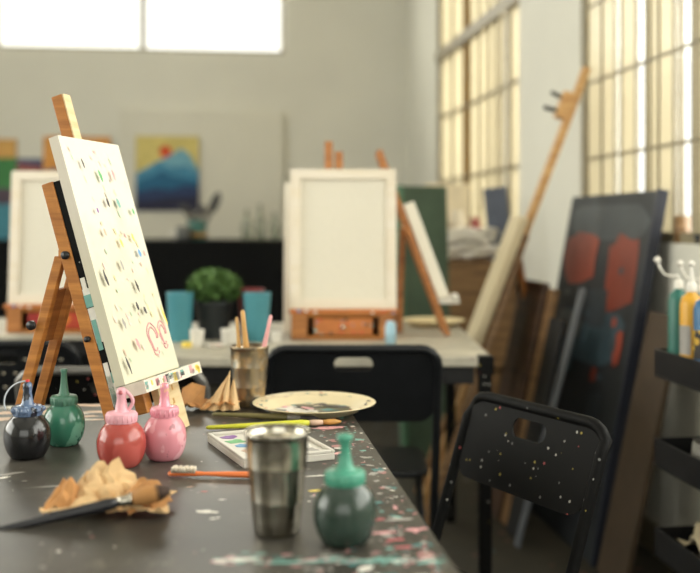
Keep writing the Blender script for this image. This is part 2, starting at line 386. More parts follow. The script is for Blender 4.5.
def squeeze_bottle(label, loc, r, body, cap, rz=0, tip='taper', strap=None, hs=1.0):
    o = thing('squeeze_bottle', label, 'bottle', loc, rz, 'squeeze bottles on the work table')
    h = .068*hs
    prof = [(0,0),(r*.60,0),(r*.70,.0015),(r*.80,.007)]
    for i in range(1,19):
        u = i/18; z = .007+(h-.007)*u; t_ = (u-.46)/.54 if u > .46 else (.46-u)/.46
        prof.append((r*math.sqrt(1-(1-(.58 if u > .46 else .80)**2)*t_**2.1), z))
    prof += [(r*.56,h+.004),(0,h+.004)]
    MB().lathe(prof, 40).build('body', bm[body], o)
    cr = r*.62
    c = MB().lathe([(cr,h),(cr*1.02,h+.002),(cr*1.02,h+.0125),(cr*.96,h+.0148),(r*.30,h+.016),(0,h+.016)], 40)
    for k in range(20):
        a = 2*math.pi*k/20; c.tube([(cr*1.01*math.cos(a),cr*1.01*math.sin(a),h+.002),(cr*1.01*math.cos(a),cr*1.01*math.sin(a),h+.012)], .0011, 6)
    co = c.build('cap', bm[cap], o)
    z = h+.0155
    if tip == 'taper': pr = [(r*.30,z),(r*.22,z+.006),(r*.17,z+.02),(r*.13,z+.036),(r*.17,z+.041),(r*.17,z+.044),(0,z+.044)]
    elif tip == 'flare': pr = [(r*.34,z),(r*.24,z+.006),(r*.17,z+.018),(r*.15,z+.030),(r*.22,z+.035),(r*.27,z+.040),(r*.12,z+.042),(0,z+.041)]
    else: pr = [(r*.32,z),(r*.25,z+.004),(r*.18,z+.022),(r*.21,z+.028),(r*.19,z+.034),(r*.10,z+.037),(0,z+.037)]
    no = MB().lathe(pr, 24).build('nozzle', bm[cap], o)
    if strap == 'loop':
        MB().tube([(r*.2*math.cos(t_)*0+.004+.013*math.sin(t_), 0, z-.002+.0335*(1-math.cos(t_))/2+.001) if False else
                   ((.005+.0125*math.sin(t_)), 0, z+.033-.0345*(t_/math.pi)) for t_ in [math.pi*i/14 for i in range(15)]], .0027, 10).build('cap_strap', bm[cap], o)
        MB().ball((0,-r*.17,z+.030), .0034).build('nozzle_stopper', M['p_rose'], no)
    if strap == 'arc':
        pts = []
        for i in range(19):
            u = i/18; a = math.pi*(.5+.62*u)
            pts.append((-.001+.036*math.cos(a)*1.0, 0, z+.004+.034*math.sin(a)))
        MB().tube(pts, .0013, 8).build('cap_strap', bm['strap_white'], o)
        MB().lathe([(.0032,z+.035),(.0032,z+.040),(0,z+.041)], 16).build('nozzle_stopper', M['p_red'], no)
        q = MB()
        for k in range(7):
            a = 2*math.pi*k/7+.3; q.ball((cr*1.02*math.cos(a), cr*1.02*math.sin(a), h+.009), .0048)
        q.build('cap_grip', bm['cap_blue'], co)
    return o
def onTable(px, d, z=TZ): return LD((px-350)/1000*d, d, z)
squeeze_bottle('dark green squeeze bottle with teal cap beside the steel tumbler, nearest the viewer', onTable(345,1.165), .037, 'dark_green', 'cap_teal', 0, 'flare', hs=1.02)
squeeze_bottle('black squeeze bottle with smeared blue cap and white curved strap', onTable(27.5,1.592), .0365, 'black', 'cap_blue', CAMROT, 'straight', 'arc')
squeeze_bottle('paint-streaked green squeeze bottle with tall tapered nozzle, behind the black one', onTable(64,1.685), .0345, 'green', 'cap_green', .4, 'taper')
squeeze_bottle('red squeeze bottle with pale pink looped cap', onTable(121.5,1.535), .0375, 'red', 'cap_pink', CAMROT, 'straight', 'loop')
squeeze_bottle('pink paint-stained squeeze bottle with rose cap, right of the red one', onTable(164.5,1.582), .0345, 'pink', 'cap_rose', .7, 'straight')

# ------------------------------------------------------------------ steel tumblers
def tumbler(label, loc, rt, rb, h, m):
    o = thing('steel_tumbler', label, 'cup', loc, 0, 'steel tumblers on the work table')
    def rad(z): return rb+(rt-rb)*(z/h)
    out = [(0,0),(rb*.94,0),(rb,.003)]
    for z in (.02,.038,.040,.042,.06,.078,.080,.082,.1):
        out.append((rad(z*h/.124)+(.0006 if z in (.040,.080) else 0), z*h/.124))
    out += [(rt-.002,h*.95),(rt-.0005,h-.004)]
    MB().lathe(out+[(rt-.0012,h-.003)]+[(rad(h*.9)-.0012,h*.9),(rb-.001,.006),(0,.005)], 48).build('cup_wall', m, o)
    MB().tube([((rt-.0005)*math.cos(2*math.pi*k/48),(rt-.0005)*math.sin(2*math.pi*k/48),h-.002) for k in range(48)], .0012, 8, 0, True).build('rim', m, o)
    return o
tumbler('empty stainless steel tumbler standing beside the dark green bottle', onTable(277,1.205), .0395, .0275, .124, M['steel'])
cup2 = onTable(249.5,2.05)
tumbler('paint-stained steel tumbler holding three brushes, behind the round plate', cup2, .0405, .031, .124, M['steel_stained'])

def brush(label, p0, p1, hm, fm=None, bmat=None, hr=.004, frac=(.66,.80), br=.006, flat=1.0, tipm=None, group=None, hend=None, name='paintbrush', cat='brush'):
    """handle from p0 towards p1, then ferrule and bristles"""
    p0, p1 = Vector(p0), Vector(p1); L = (p1-p0).length
    o = thing(name, label, cat, p0, 0, group)
    o.rotation_euler = (p1-p0).to_track_quat('X','Z').to_euler()
    a, b = frac[0]*L, frac[1]*L
    def sq(mb, f):                                        # flatten across local z
        mb.v = [(x,y*f,z) for x,y,z in mb.v]; return mb
    MB().tube([(0,0,0),(.004,0,0),(L*.15,0,0),(L*.4,0,0),(a*.93,0,0),(a,0,0)], [hr*.35,hr*(hend or .6),hr*.75,hr*1.0,hr*1.25,hr*.9], 14).build('handle', hm, o)
    sq(MB().tube([(a,0,0),(a+(b-a)*.3,0,0),(a+(b-a)*.5,0,0),(b,0,0)], [hr*.95,hr*1.1,hr*1.05,br*.85], 14), 1).build('ferrule', fm or M['steel'], o)
    bb = sq(MB().tube([(b,0,0),(b+(L-b)*.35,0,0),(b+(L-b)*.7,0,0),(L,0,0)], [br*.85,br*1.1,br,br*.35], 14), flat).build('bristles', bmat or M['p_ochre'], o)
    if tipm:
        sq(MB().tube([(b+(L-b)*.66,0,0),(b+(L-b)*.85,0,0),(L*1.01,0,0)], [br*1.04,br*.8,br*.4], 14), flat).build('bristle_tip', tipm, bb)
    return o
g = 'brushes standing in the stained tumbler'
def in_cup(px, py, ang, bot): # upper end appears at px,py
    top = P(px, py, 2.05+ang); base = cup2+Vector((bot[0],bot[1],.012)); return base, top
hm1, hm2, hm3 = plain('ochre_handle',(196,150,84),.4), plain('pale_ochre_handle',(206,164,100),.4), plain('pink_handle',(226,164,164),.4)
for (px,py,an,bt,hm,lb,rr) in ((242.5,310,.01,(.004,.0),hm1,'thick ochre handled brush leaning in the stained tumbler',.0062),
                          (236.5,317,.022,(-.012,.008),hm2,'thin ochre handled brush at the back left of the stained tumbler',.0045),
                          (271,315,.0,(.006,-.006),hm3,'pink handled brush leaning right in the stained tumbler',.0052)):
    b0, tp = in_cup(px,py,an,bt)
    brush(lb, tp, b0, hm, hr=rr, br=.0065, group=g, hend=.75)

# ------------------------------------------------------------------ round paint plate, paint tray, lying brushes
def plate(label, loc, r, cream, paint, name='paint_plate', h=.020, group=None):
    o = thing(name, label, 'plate', loc, 0, group)
    q = MB().lathe([(0,.0008),(r*.62,.0),(r*.72,.004),(r*.80,h*.6),(r*.98,h-.001),(r,h),(r*.985,h+.0012),(r*.79,h*.6+.002),(r*.70,.0055),(r*.6,.003),(0,.003)], 56, 7)
    if paint:
        rg = random.Random(3)
        for i in range(10): q.blob(r*.33+rg.uniform(-.02,.02), rg.uniform(-.04,.04), .0034+i*.00003, .036, .03, rg, 8, rg.random()*6, 12)
        for i in range(10): q.blob(-r*.27+rg.uniform(-.025,.02), rg.uniform(-.035,.035), .0034+i*.00003, .028, .02, rg, 9, rg.random()*6, 12)
        for i in range(60):
            a = rg.random()*6.283; s_ = math.sqrt(rg.random())*r*.56
            nm = 1 if math.cos(a) > 0 else 0
            k = rg.choice([0,8,8,0,8,5]) if math.cos(a-.5) > -.15 else rg.choice([1,2,3,9,9,2])
            q.blob(s_*math.cos(a), s_*math.sin(a), .0036+rg.random()*.003, rg.uniform(.008,.024), rg.uniform(.006,.016), rg, k, rg.random()*6, 10)
        for i in range(26):
            a = rg.random()*6.283; s_ = r*rg.uniform(.83,.93)
            z = h*.6+.002+(s_/r-.79)/.195*(h*.4-.001)+.0012
            q.blob(s_*math.cos(a), s_*math.sin(a), z, rg.uniform(.003,.008), rg.uniform(.002,.005), rg, rg.choice([0,1,5,6]), a+1.57, 8)
    q.build('dish', [M['p_'+n] for n in ('dark','peach','pink','white','ochre','sea','red')]+[cream,M['p_olive'],M['p_fade']], o)
    return o
cream = plain('cream_plate', (218,203,166), .45, var=.05)
plate('round cream plate smeared with mixed paint, overhanging the work table edge', LD(-.071, 1.98, TZ), .122, cream, True)
# rectangular white paint tray
trd = Vector((.40,-.92)); 
A = LD(-.243,1.705,TZ); ad = LD(trd.x,trd.y)-LD(0,0); rz = math.atan2(ad.y, ad.x)
tr = thing('paint_tray', 'white rectangular paint tray with colour wells, behind the near tumbler', 'palette', A, rz)
L_, W_ = .205, .15
mb = MB().box(0,L_,0,W_,0,.011)
mb.box(0,L_,0,.006,.011,.016).box(0,L_,W_-.006,W_,.011,.016).box(0,.006,.006,W_-.006,.011,.016).box(L_-.006,L_,.006,W_-.006,.011,.016)
mb.build('tray', plain('white_tray_plastic',(206,202,192),.4,var=.05), tr, bevel=.0015)
rg = random.Random(11); wells = ['violet','pink','yellow','green','orange','red','blue','teal','rose','peach','ochre','white','pink','yellow','grey']
k = 0
for i in range(5):
    for j in range(3):
        MB().blob(.028+i*.037, .03+j*.045, .0114, rg.uniform(.012,.019), rg.uniform(.012,.018), rg, 0, rg.random()*6, 12).build('paint_dollop', M['p_'+wells[k]], tr, solid=.0006); k += 1
yl = plain('lime_yellow_handle', (204,204,56), .35); ol = plain('olive_handle', (112,104,62), .5)
za = TZ+.0065
p0 = T(206,427.5,za); p1 = T(341,421.5,za)
brush('lime yellow handled brush lying across the table behind the paint tray', p0, p1, yl, M['p_peach'], M['p_ochre'], hr=.0052, frac=(.76,.86), br=.005, group='brushes lying behind the paint tray', hend=.7)
p0 = T(212,414,za); p1 = T(318,418.5,za)
brush('dull olive brush lying between the lime yellow brush and the crumpled paper', p0, p1, ol, M['p_grey'], M['p_dark'], hr=.005, frac=(.72,.84), br=.005, group='brushes lying behind the paint tray', hend=.7)
# orange toothbrush-like brush
p0 = T(288,475.5,TZ+.006); p1 = T(170,473,TZ+.006)
dr = p1-p0
tb = thing('toothbrush', 'orange toothbrush with pale worn bristles lying on the table', 'brush', p0, math.atan2(dr.y,dr.x))
Lb = dr.length; org = plain('orange_plastic', (226,120,62), .35, var=.06)
q = MB().tube([(0,0,0),(.004,0,0),(.05,0,0),(Lb*.5,0,0),(Lb*.7,0,0),(Lb*.78,0,0),(Lb,0,-.001),(Lb+.003,0,-.001)], [.002,.005,.0058,.0052,.0036,.0045,.0045,.002], 14)
q.v = [(x,y,z*.8) for x,y,z in q.v]; q.build('handle', org, tb)
q = MB(); rg = random.Random(5)
for i in range(9):
    for j in range(4):
        x = Lb*.79+i*(Lb*.21/9); y = -.0045+j*.003
        q.tube([(x,y,.002),(x+rg.uniform(-.003,.003),y*1.5+rg.uniform(-.002,.002),.0095)], [.0018,.0022], 7)
q.build('bristles', plain('pale_bristles',(216,204,186),.8), tb)

# ------------------------------------------------------------------ crumpled papers and the broad brush on one
def sheet(w, h, nx, ny, seed, amp, lift, fold=None, drop=0):
    rg = random.Random(seed); fx = [(rg.uniform(-1,1), rg.uniform(-1,1), rg.uniform(2,5), rg.random()*6) for _ in range(5)]
    vs = []
    for j in range(ny+1):
        for i in range(nx+1):
            u, v = i/nx-.5, j/ny-.5
            edge = 1+.10*math.sin(9*v+seed)+.08*math.sin(13*u+seed*2)
            z = 0
            for a, b, f, ph in fx:
                q = (a*u+b*v)*f+ph; q = abs((q % 2)-1); z += amp*q/3
            z += rg.uniform(-.4,.4)*amp; 
            x, y = u*w*edge, v*h*edge
            if fold:
                t_ = fold(u, v); x += t_[0]; y += t_[1]; z += t_[2]
            vs.append([x, y, z])
    mz = min(v[2] for v in vs)
    for v in vs: v[2] += lift-mz
    fs = [(j*(nx+1)+i, j*(nx+1)+i+1, (j+1)*(nx+1)+i+1, (j+1)*(nx+1)+i) for j in range(ny) for i in range(nx)]
    return vs, fs
pc = T(109,511)
pp = thing('crumpled_paper', 'crumpled tan kraft paper under the black-handled brush, in front of the red bottle', 'paper', pc, CAMROT)
vs, fs = sheet(.14,.075,16,9,4,.014,.0015)
MB().add(vs,fs).build('paper_sheet', M['kraft'], pp, solid=.0008)
def peakf(u, v): 
    k = max(0, 1-((u+.05)/.55)**2)*max(0,(v+.5))
    return (.006*math.sin(14*v), -.006*k, .050*k**1.1+.005*math.sin(26*u))
vs, fs = sheet(.088,.06,14,10,9,.010,.002,peakf)
MB().add([(x-.006,y+.008,z) for x,y,z in vs],fs).build('folded_sheet', M['kraft'], pp, solid=.0008)
def peakg(u, v):
    k = max(0, 1-((u)/.5)**2)*max(0,1-(v/.5)**2)
    return (0, 0, .030*k)
vs, fs = sheet(.06,.05,10,8,21,.012,.002,peakg)
MB().add([(x+.05,y-.004,z) for x,y,z in vs],fs).build('folded_sheet', M['kraft_dark'], pp, solid=.0008)
vs, fs = sheet(.045,.05,8,8,31,.012,.002,peakg)
MB().add([(x-.055,y+.0,z) for x,y,z in vs],fs).build('folded_sheet', M['kraft_dark'], pp, solid=.0008)
h0, h1 = P(-22,535,1.212), P(168,490.5,1.268)
brush('broad brush with long black handle lying on the crumpled tan paper', h0, h1, plain('black_lacquer_handle',(34,34,38),.3), M['steel'], plain('tan_bristles',(178,128,74),.8), hr=.0062, frac=(.73,.81), br=.0105, flat=1.25, tipm=plain('dark_bristle_tips',(66,48,38),.8), hend=.7)

pc = onTable(207,1.99)
p2 = thing('crumpled_paper', 'torn brown paper standing up in points beside the stained tumbler', 'paper', pc, CAMROT)
vs, fs = sheet(.13,.07,12,8,14,.016,.0015)
MB().add([(x-.005,y+.01,z) for x,y,z in vs],fs).build('paper_sheet', M['kraft_dark'], p2, solid=.0008)
q = MB()
q.add([(-.055,.0,.008),(-.006,-.012,.010),(-.002,-.006,.050),(-.03,.004,.056),(-.05,.006,.044),(-.028,-.018,.02)], [(0,5,4),(5,1,2),(5,2,3),(5,3,4)])
q.build('folded_sheet', M['kraft_dark'], p2, solid=.0008)
q = MB()
for (x0,y0,x1,y1,tx,ty,tz) in ((.002,-.016,.018,-.024,.044,-.004,.074),(.018,-.024,.026,-.012,.044,-.004,.074),(.026,-.012,.036,-.026,.047,-.006,.082),(.036,-.026,.044,-.012,.047,-.006,.082),
        (.044,-.012,.056,-.022,.054,-.002,.066),(.056,-.022,.066,-.008,.054,-.002,.066),(-.012,-.02,.004,-.012,.02,.004,.036),(.066,-.008,.05,.014,.05,.004,.06)):
    q.add([(x0,y0,.005),(x1,y1,.004),(tx,ty,tz),((x0+tx)/2-.006,(y0+ty)/2,tz*.5)], [(0,1,2),(0,2,3)])
q.build('folded_sheet', M['kraft'], p2, solid=.0008)

# ------------------------------------------------------------------ the nearest easel and its painting
th = math.atan(.1235/.414); st, ct = math.sin(th), math.cos(th)
dl = .242, .970
base = LD(-.371, 1.65, TZ); av = LD(*dl)-LD(0,0); erz = math.atan2(av.y, av.x)
HB = .106
def S(x, s, t): return (x, s*st+t*ct, HB+s*ct-t*st)
SX = Matrix(((1,0,0,0),(0,ct,st,0),(0,-st,ct,HB),(0,0,0,1)))      # local (x, t, s) -> easel space
es = thing('table_easel', 'wooden tabletop easel with paint-stained rail, holding the dabbed canvas', 'easel', base, erz, 'easels')
MB().box(0,.020,.032,.054,-.094,.362,0,SX).build('side_rail', M['wood'], es, bevel=.002)
mats = [M['chair_black'], M['p_teal'], M['p_green'], M['p_white']]
q = MB().box(.002,.018,.0195,.0315,-.07,.36,0,SX)
rg = random.Random(2)
for i in range(22):
    s0 = rg.uniform(-.068,.15); a0 = rg.uniform(.002,.013); q.box(a0-.0025,min(.0185,a0+rg.uniform(.002,.006)),.0190-.0001*i*.3,.0312,s0,s0+rg.uniform(.02,.07),rg.choice([1,1,1,2,3]),SX)
for i in range(7):
    s0 = rg.uniform(-.068,.16); q.box(.0008,.01,.0215,.030,s0,s0+rg.uniform(.02,.06),rg.choice([1,2,3]),SX)
q.build('rail_track', mats, es)
MB().box(.098,.124,.024,.046,-.06,.528,0,SX).build('mast', [M['wood']], es, bevel=.002)
MB().box(.0985,.1235,.0215,.0238,.0,.527,0,SX).build('mast_face', M['wood_pale'], es)
q = MB().box(.118,.205,.004,.018,-.1085,-.022,0,SX)
for i in range(9):
    a, b = rg.uniform(.122,.190), rg.uniform(-.09,-.03)
    q.box(a,a+rg.uniform(.002,.006),.0034,.0042,b,b+rg.uniform(.004,.010),rg.choice([1,2,3,4]),SX)
q.build('front_foot', [M['wood_pale'],M['p_green'],M['p_ochre'],M['p_teal'],M['p_white']], es, bevel=.001)
MB().box(.012,.20,.034,.052,.04,.075,0,SX).build('cross_bar', M['wood'], es, bevel=.002)
MB().box(.012,.14,.034,.052,.28,.31,0,SX).build('cross_bar', M['wood'], es, bevel=.002)
q = MB().box(.0,.236,-.034,.018,-.022,-.001,7,SX)
for i in range(70):
    a = rg.uniform(.002,.22); w = rg.uniform(.003,.016)
    if rg.random() < .6: q.box(a,a+w,-.0346,-.034,*sorted((rg.uniform(-.021,-.012),rg.uniform(-.012,-.002))),rg.choice([1,1,2,3,4,5,6]),SX)
    else: b = rg.uniform(-.032,-.006); q.box(a,a+w,b,b+rg.uniform(.003,.01),-.0012,-.0006,rg.choice([1,2,3,4,5,6]),SX)
q.build('canvas_ledge', [M['wood_pale'],M['p_white'],M['p_dark'],M['p_pink'],M['p_teal'],M['p_yellow'],M['p_grey'],plain('painted_ledge',(222,212,196),.5,var=.1,scale=50)], es)
hx, hy, hz = S(.01,.235,.055)
for xx in (.004,.062):
    MB().bar((xx+.006,hy+.004,hz),(xx+.004,hy+.095,.0015),.014,.017,(0,1,0)).build('rear_leg', M['wood'], es, bevel=.0015)
MB().bar((.036,hy+.024,hz-.055),(.036,hy+.050,hz-.145),.042,.008,(0,1,0)).build('brace_board', M['wood_red'], es, bevel=.001)
MB().bar((.005,hy-.002,hz+.006),(.085,hy-.002,hz+.006),.016,.014).build('hinge_bar', M['wood'], es, bevel=.001)
MB().tube([(-.006,hy+.052,hz-.115),(.0,hy+.052,hz-.115)],.008,14).build('knob', M['black_metal'], es)
MB().tube([(-.007,S(0,.09,.043)[1],S(0,.09,.043)[2]),(0,S(0,.09,.043)[1],S(0,.09,.043)[2])],.005,12).build('knob', M['black_metal'], es)
MB().tube([(-.006,hy-.012,hz+.004),(.002,hy-.012,hz+.004)],.007,14).build('knob', M['black_metal'], es)

# canvas: its own thing, resting on the ledge
cv = thing('canvas_painting', 'white canvas with small scattered coloured dabs on the nearest easel', 'painting', base+Matrix.Rotation(erz,3,'Z') @ Vector((0,0,HB)), erz)
SC = Matrix(((1,0,0,0),(0,ct,st,0),(0,-st,ct,0),(0,0,0,1)))
CW, CH = .218, .433
cm = ['fade','palepink','palegreen','paleyellow','pink','violet','green','dark','teal','yellow','grey','peach','orange','blue','white','rose']
t = NT('washed_canvas_ground')
sx_ = t.n.new('ShaderNodeSeparateXYZ'); t.l.new(t.tc.outputs['Object'], sx_.inputs[0])
ad_ = t.n.new('ShaderNodeMath'); ad_.operation = 'ADD'; t.l.new(sx_.outputs['Z'], ad_.inputs[0]); mm = t.n.new('ShaderNodeMath'); mm.operation = 'MULTIPLY'; mm.inputs[1].default_value = .5
t.l.new(t.noise(11,3), mm.inputs[0]); t.l.new(mm.outputs[0], ad_.inputs[1])
t.color(t.ramp(ad_.outputs[0], [(.28, lin((208,205,182))), (.42, lin((213,207,186))), (.55, lin((220,213,199)))])); t.set(.8); ground = t.m
q = MB().box(0,CW,.0,.018,0,CH,len(cm),SC); rg = random.Random(17)
def dab(x, s, w, h, nm, slant=.35, k=0):
    n = 10; vs = []
    for i in range(n):
        a = 2*math.pi*i/n; b = rg.uniform(.75,1.1); X_ = w*b*math.cos(a)+slant*h*math.sin(a)*-.5; s_ = h*b*math.sin(a)
        vs.append((x+X_, -.0004-.00004*k, s+s_))
    q.add(vs, [tuple(range(n))], cm.index(nm), False, SC)
# large faint tints low on the canvas, then the dabs
for k in range(55):
    x = rg.uniform(.012,.206); s = rg.uniform(.03,.42)
    nm = rg.choice(['fade','palepink','palegreen','palepink','peach','paleyellow','palepink','palegreen','paleyellow','pink'])
    dab(x, s, rg.uniform(.0012,.003), rg.uniform(.003,.008), nm, .7, k)
for (x,s,w,h,nm) in [(.048,.385,.004,.014,'dark'),(.10,.365,.007,.017,'green'),(.15,.368,.005,.018,'pink'),(.10,.315,.006,.013,'dark'),(.14,.315,.008,.013,'teal'),(.055,.3,.004,.008,'violet'),
                     (.02,.18,.006,.024,'dark'),(.017,.03,.005,.022,'dark'),(.125,.16,.006,.018,'dark'),(.105,.125,.006,.012,'dark'),(.13,.115,.006,.01,'dark'),(.09,.2,.006,.014,'grey'),(.11,.24,.006,.012,'yellow'),
                     (.17,.22,.008,.012,'blue'),(.06,.26,.006,.01,'peach'),(.04,.1,.006,.014,'grey'),(.19,.3,.006,.01,'green'),(.07,.06,.007,.016,'pink'),(.20,.1,.006,.03,'yellow'),(.16,.25,.006,.012,'yellow')]:
    dab(x, s, w*.75, h*.72, nm, .4, 160)
q.build('stretched_canvas', [M['p_'+n] for n in cm]+[ground], cv)
q = MB()
for (cx, cs, rx, rs) in ((.145,.062,.022,.030),(.188,.066,.017,.026)):
    for rep in range(2):
        pts = [SC @ Vector((cx+(rx-.006*rep)*math.cos(a)*(.8+.2*math.sin(3*a)), -.0006, cs+(rs-.008*rep)*math.sin(a))) for a in [2*math.pi*i/22 for i in range(20)]]
        q.tube(pts, .0013, 6, 0)
q.build('paint_loops', M['p_pink'], cv)

# ------------------------------------------------------------------ far tables
def far_table(label, x0, x1, d0, d1, top, th=.026, h=TZ):
    c = LD((x0+x1)/2,(d0+d1)/2,0); o = thing('table', label, 'table', c, CAMROT, 'tables behind the work table')
    w, dp = (x1-x0)/2, (d1-d0)/2
    MB().box(-w,w,-dp,dp,h-th,h).build('tabletop', top, o, bevel=.004)
    for sx in (-1,1):
        for sy in (-1,1):
            x, y = sx*(w-.02), sy*(dp-.02)
            MB().box(x-.018,x+.018,y-.018,y+.018,0,h-th).build('leg', M['chair_black'], o, bevel=.002)
    MB().box(-w+.05,w-.05,-dp+.02,-dp+.035,h-th-.05,h-th).build('apron', M['black_metal'], o)
    return o
ft = far_table('pale table behind the black chair, crowded with cups, plant and easels', -.62, .40, 2.80, 3.80, M['far_top'], .028)
MB().box(.468,.514,-.502,-.46,.700,.752).build('corner_guard', M['chair_black'], ft, bevel=.003)
far_table('narrow pale table at the left, carrying the reversed canvas', -2.0, -.80, 3.36, 3.98, M['far_top'], .018)

def folding_chair(label, c, rz, m, frame_m, dots=False, h=.80, w=.43, bh=.19, slot=.036):
    """back at local y=0, seat towards +y"""
    o = thing('folding_chair', label, 'chair', c, rz, 'black folding chairs')
    lean = .10
    def yb(z): return -.06+(h-z)*.34              # straight line of the back tube, leaning away from the seat
    hw = w/2; r = .011
    # backrest panel: rounded sheet with a hand slot
    zt, zb = h, h-bh
    mb = MB(); N = 26; Z = [zb+(zt-zb)*i/12 for i in range(13)]
    outer = rrect(-hw+.006, hw-.006, zb, zt-.004, .045, 6); inner = rrect(-.05, .05, h-.028-slot, h-.028, slot*.48, 6)
    # ring-bridge the outline and the slot (same point count)
    n = len(outer); front = []
    for poly in (outer, inner):
        for x, z in poly: front.append((x, yb(z), z))
    back = [(x, y-.004, z) for x,y,z in front]
    fs = [(i,(i+1)%n,n+(i+1)%n,n+i) for i in range(n)]
    fb = [tuple(v+2*n for v in reversed(f)) for f in fs]
    rim = [(i,2*n+i,2*n+(i+1)%n,(i+1)%n) for i in range(n)]
    hole = [(n+i,n+(i+1)%n,3*n+(i+1)%n,3*n+i) for i in range(n)]
    mb.add(front+back, fs+fb+rim); mb.add(front+back, hole, 1)
    if dots:  # pale discs painted on as light showing through perforations
        for j in range(3):
            for i in range(11):
                x = -.17+.034*i; z = zt-.05-j*.042
                if abs(x) < .06 and j == 0: continue
                y = yb(z)
                for sgn in (-.0046,.0006):
                    vs = [(x+.005*math.cos(2*math.pi*k/8), y+sgn, z+.005*math.sin(2*math.pi*k/8)) for k in range(8)]
                    mb.add(vs, [tuple(range(8))], 1)
    mb.build('backrest', [m, M['cut_edge'] if dots else m], o)
    # tube frame: over the top of the back, down to the front feet
    pts = []
    front_y = .30
    def side(sx):
        L = []
        for z in (h-.05,h-.12,h-.2,.5,.3,.15,.0): L.append((sx*hw, yb(z)-.002, z))
        return L
    left = list(reversed(side(-1)))
    arc = [(-hw+.045*(1-math.cos(R(a))), yb(h), h-.05+.045*math.sin(R(a))) for a in (25,50,70,90)]
    arc2 = [(-x,y,z) for x,y,z in reversed(arc)]
    MB().tube(left+arc+arc2+side(1), r, 12).build('tube_frame', frame_m, o)
    for sx in (-1,1):
        MB().tube([(sx*(hw-.026), .36, .435),(sx*(hw-.026), .18,.22),(sx*(hw-.026), -.01, .0)], r*.95, 12).build('rear_leg', frame_m, o)
    MB().tube([(-hw+.026,.048,.07),(hw-.026,.048,.07)], .008, 10).build('stretcher', frame_m, o)
    MB().tube([(-hw,yb(.075)-.002,.075),(hw,yb(.075)-.002,.075)], .008, 10).build('stretcher', frame_m, o)
    sp = rrect(-hw+.014, hw-.014, .07, .39, .05, 5)
    q = MB(); n = len(sp)
    q.add([(x,y,.438) for x,y in sp]+[(x,y,.456) for x,y in sp], [tuple(range(n-1,-1,-1)), tuple(range(n,2*n))]+[(i,(i+1)%n,(i+1)%n+n,i+n) for i in range(n)])
    q.build('seat', m, o, bevel=.005)
    return o
# camera-facing-away chairs have rz = CAMROT
folding_chair('plain black folding chair tucked under the pale middle table', LD(.009,2.62), CAMROT, M['chair_plain'], M['chair_plain'], h=.808, w=.438, bh=.205)
fd = LD(-.875,-.484)-LD(0,0)
mid = LD(.385,1.945)
folding_chair('black folding chair with paint specks on its back, right of the work table', LD(.307,1.915), math.atan2(fd.y,fd.x)-math.pi/2, M['chair_black'], M['chair_black'], h=.768, w=.40, bh=.165)
folding_chair('black folding chair with spotted grey tube frame, behind the nearest easel', LD(-.55,2.36), CAMROT, M['chair_black'], M['grey_tube'], h=.79, w=.43)
folding_chair('black folding chair with dotted back at the left table, nearer its right end', LD(-1.0,2.92), CAMROT, M['chair_plain'], M['chair_plain'], True, h=.785, w=.43)
folding_chair('black folding chair with dotted back at the photo\'s left edge', LD(-1.5,2.94), CAMROT, M['chair_plain'], M['chair_plain'], True, h=.77, w=.43)

# ------------------------------------------------------------------ box easels with reversed canvases
spat = speck('spattered_easel_wood', (186,112,56), [(226,222,214),(90,140,190),(206,90,60),(70,60,50),(120,190,190)], 60, .34, .5, density=.45)
spat_red = speck('red_spattered_wood', (176,62,36), [(206,120,40),(206,50,36),(150,40,36)], 20, .5, .5, density=.3)
def box_easel(label, clabel, c, w, front, cw, ch, boxh=.085, tilt=R(5), mast=True, cshift=0):
    o = thing('box_easel', label, 'easel', c, CAMROT, 'easels')
    q = MB().box(-w/2,w/2,0,.24,0,.012).box(-w/2,w/2,0.228,.24,.012,boxh).box(-w/2,-w/2+.012,0,.24,.012,boxh).box(w/2-.012,w/2,0,.24,.012,boxh).box(-w/2,w/2,.0,.24,boxh-.012,boxh)
    q.build('box', M['wood'], o, bevel=.002)
    d = MB().box(-w*.28,w*.28,-.006,.01,.016,boxh-.016).build('drawer', front, o, bevel=.002)
    MB().tube([(0,-.007,boxh*.5),(0,-.018,boxh*.5)],.007,12).build('knob', M['steel'], d)
    for sx in (-1,1):
        MB().box(sx*w*.42-.025,sx*w*.42+.025,-.008,.0,.004,boxh-.002).build('corner_block', M['wood_red'], o, bevel=.001)
    MB().box(-w*.52,w*.52,-.012,.03,boxh,boxh+.014).build('canvas_ledge', spat, o, bevel=.002)
    if mast:
        y0, z0 = .055, boxh+.0; y1 = y0+math.tan(tilt)*(ch+.11)
        for x in (-.017,.017): MB().bar((x-.032,y0,z0),(x-.032,y1,z0+ch+.09-x),.026,.016,(0,1,0)).build('mast', M['wood_red'], o, bevel=.001)
        MB().bar((0,.20,boxh),(0,y0+.07,boxh+.30),.02,.014,(0,1,0)).build('prop', M['wood'], o)
    # canvas
    base_ = Vector(c)+Matrix.Rotation(CAMROT,3,'Z') @ Vector((cshift,.004,boxh+.0145))
    k = thing('reversed_canvas', clabel, 'canvas', base_, CAMROT, 'reversed canvases on box easels')
    X = Matrix.Rotation(-tilt,4,'X')
    MB().box(-cw/2,cw/2,.012,.020,0,ch,0,X).build('canvas_sheet', M['canvas_back'], k)
    b = .032
    for nm, bx in (('stretcher_bar',(-cw/2,cw/2,.0,.012,ch-b,ch)),('stretcher_bar',(-cw/2,cw/2,.0,.012,0,b)),('stretcher_bar',(-cw/2,-cw/2+b,.0,.012,b,ch-b)),('stretcher_bar',(cw/2-b,cw/2,.0,.012,b,ch-b))):
        MB().box(*bx,0,X).build(nm, M['stretcher'], k, bevel=.001)
    return o, k
ce = LD(-.022, 3.22, TZ)
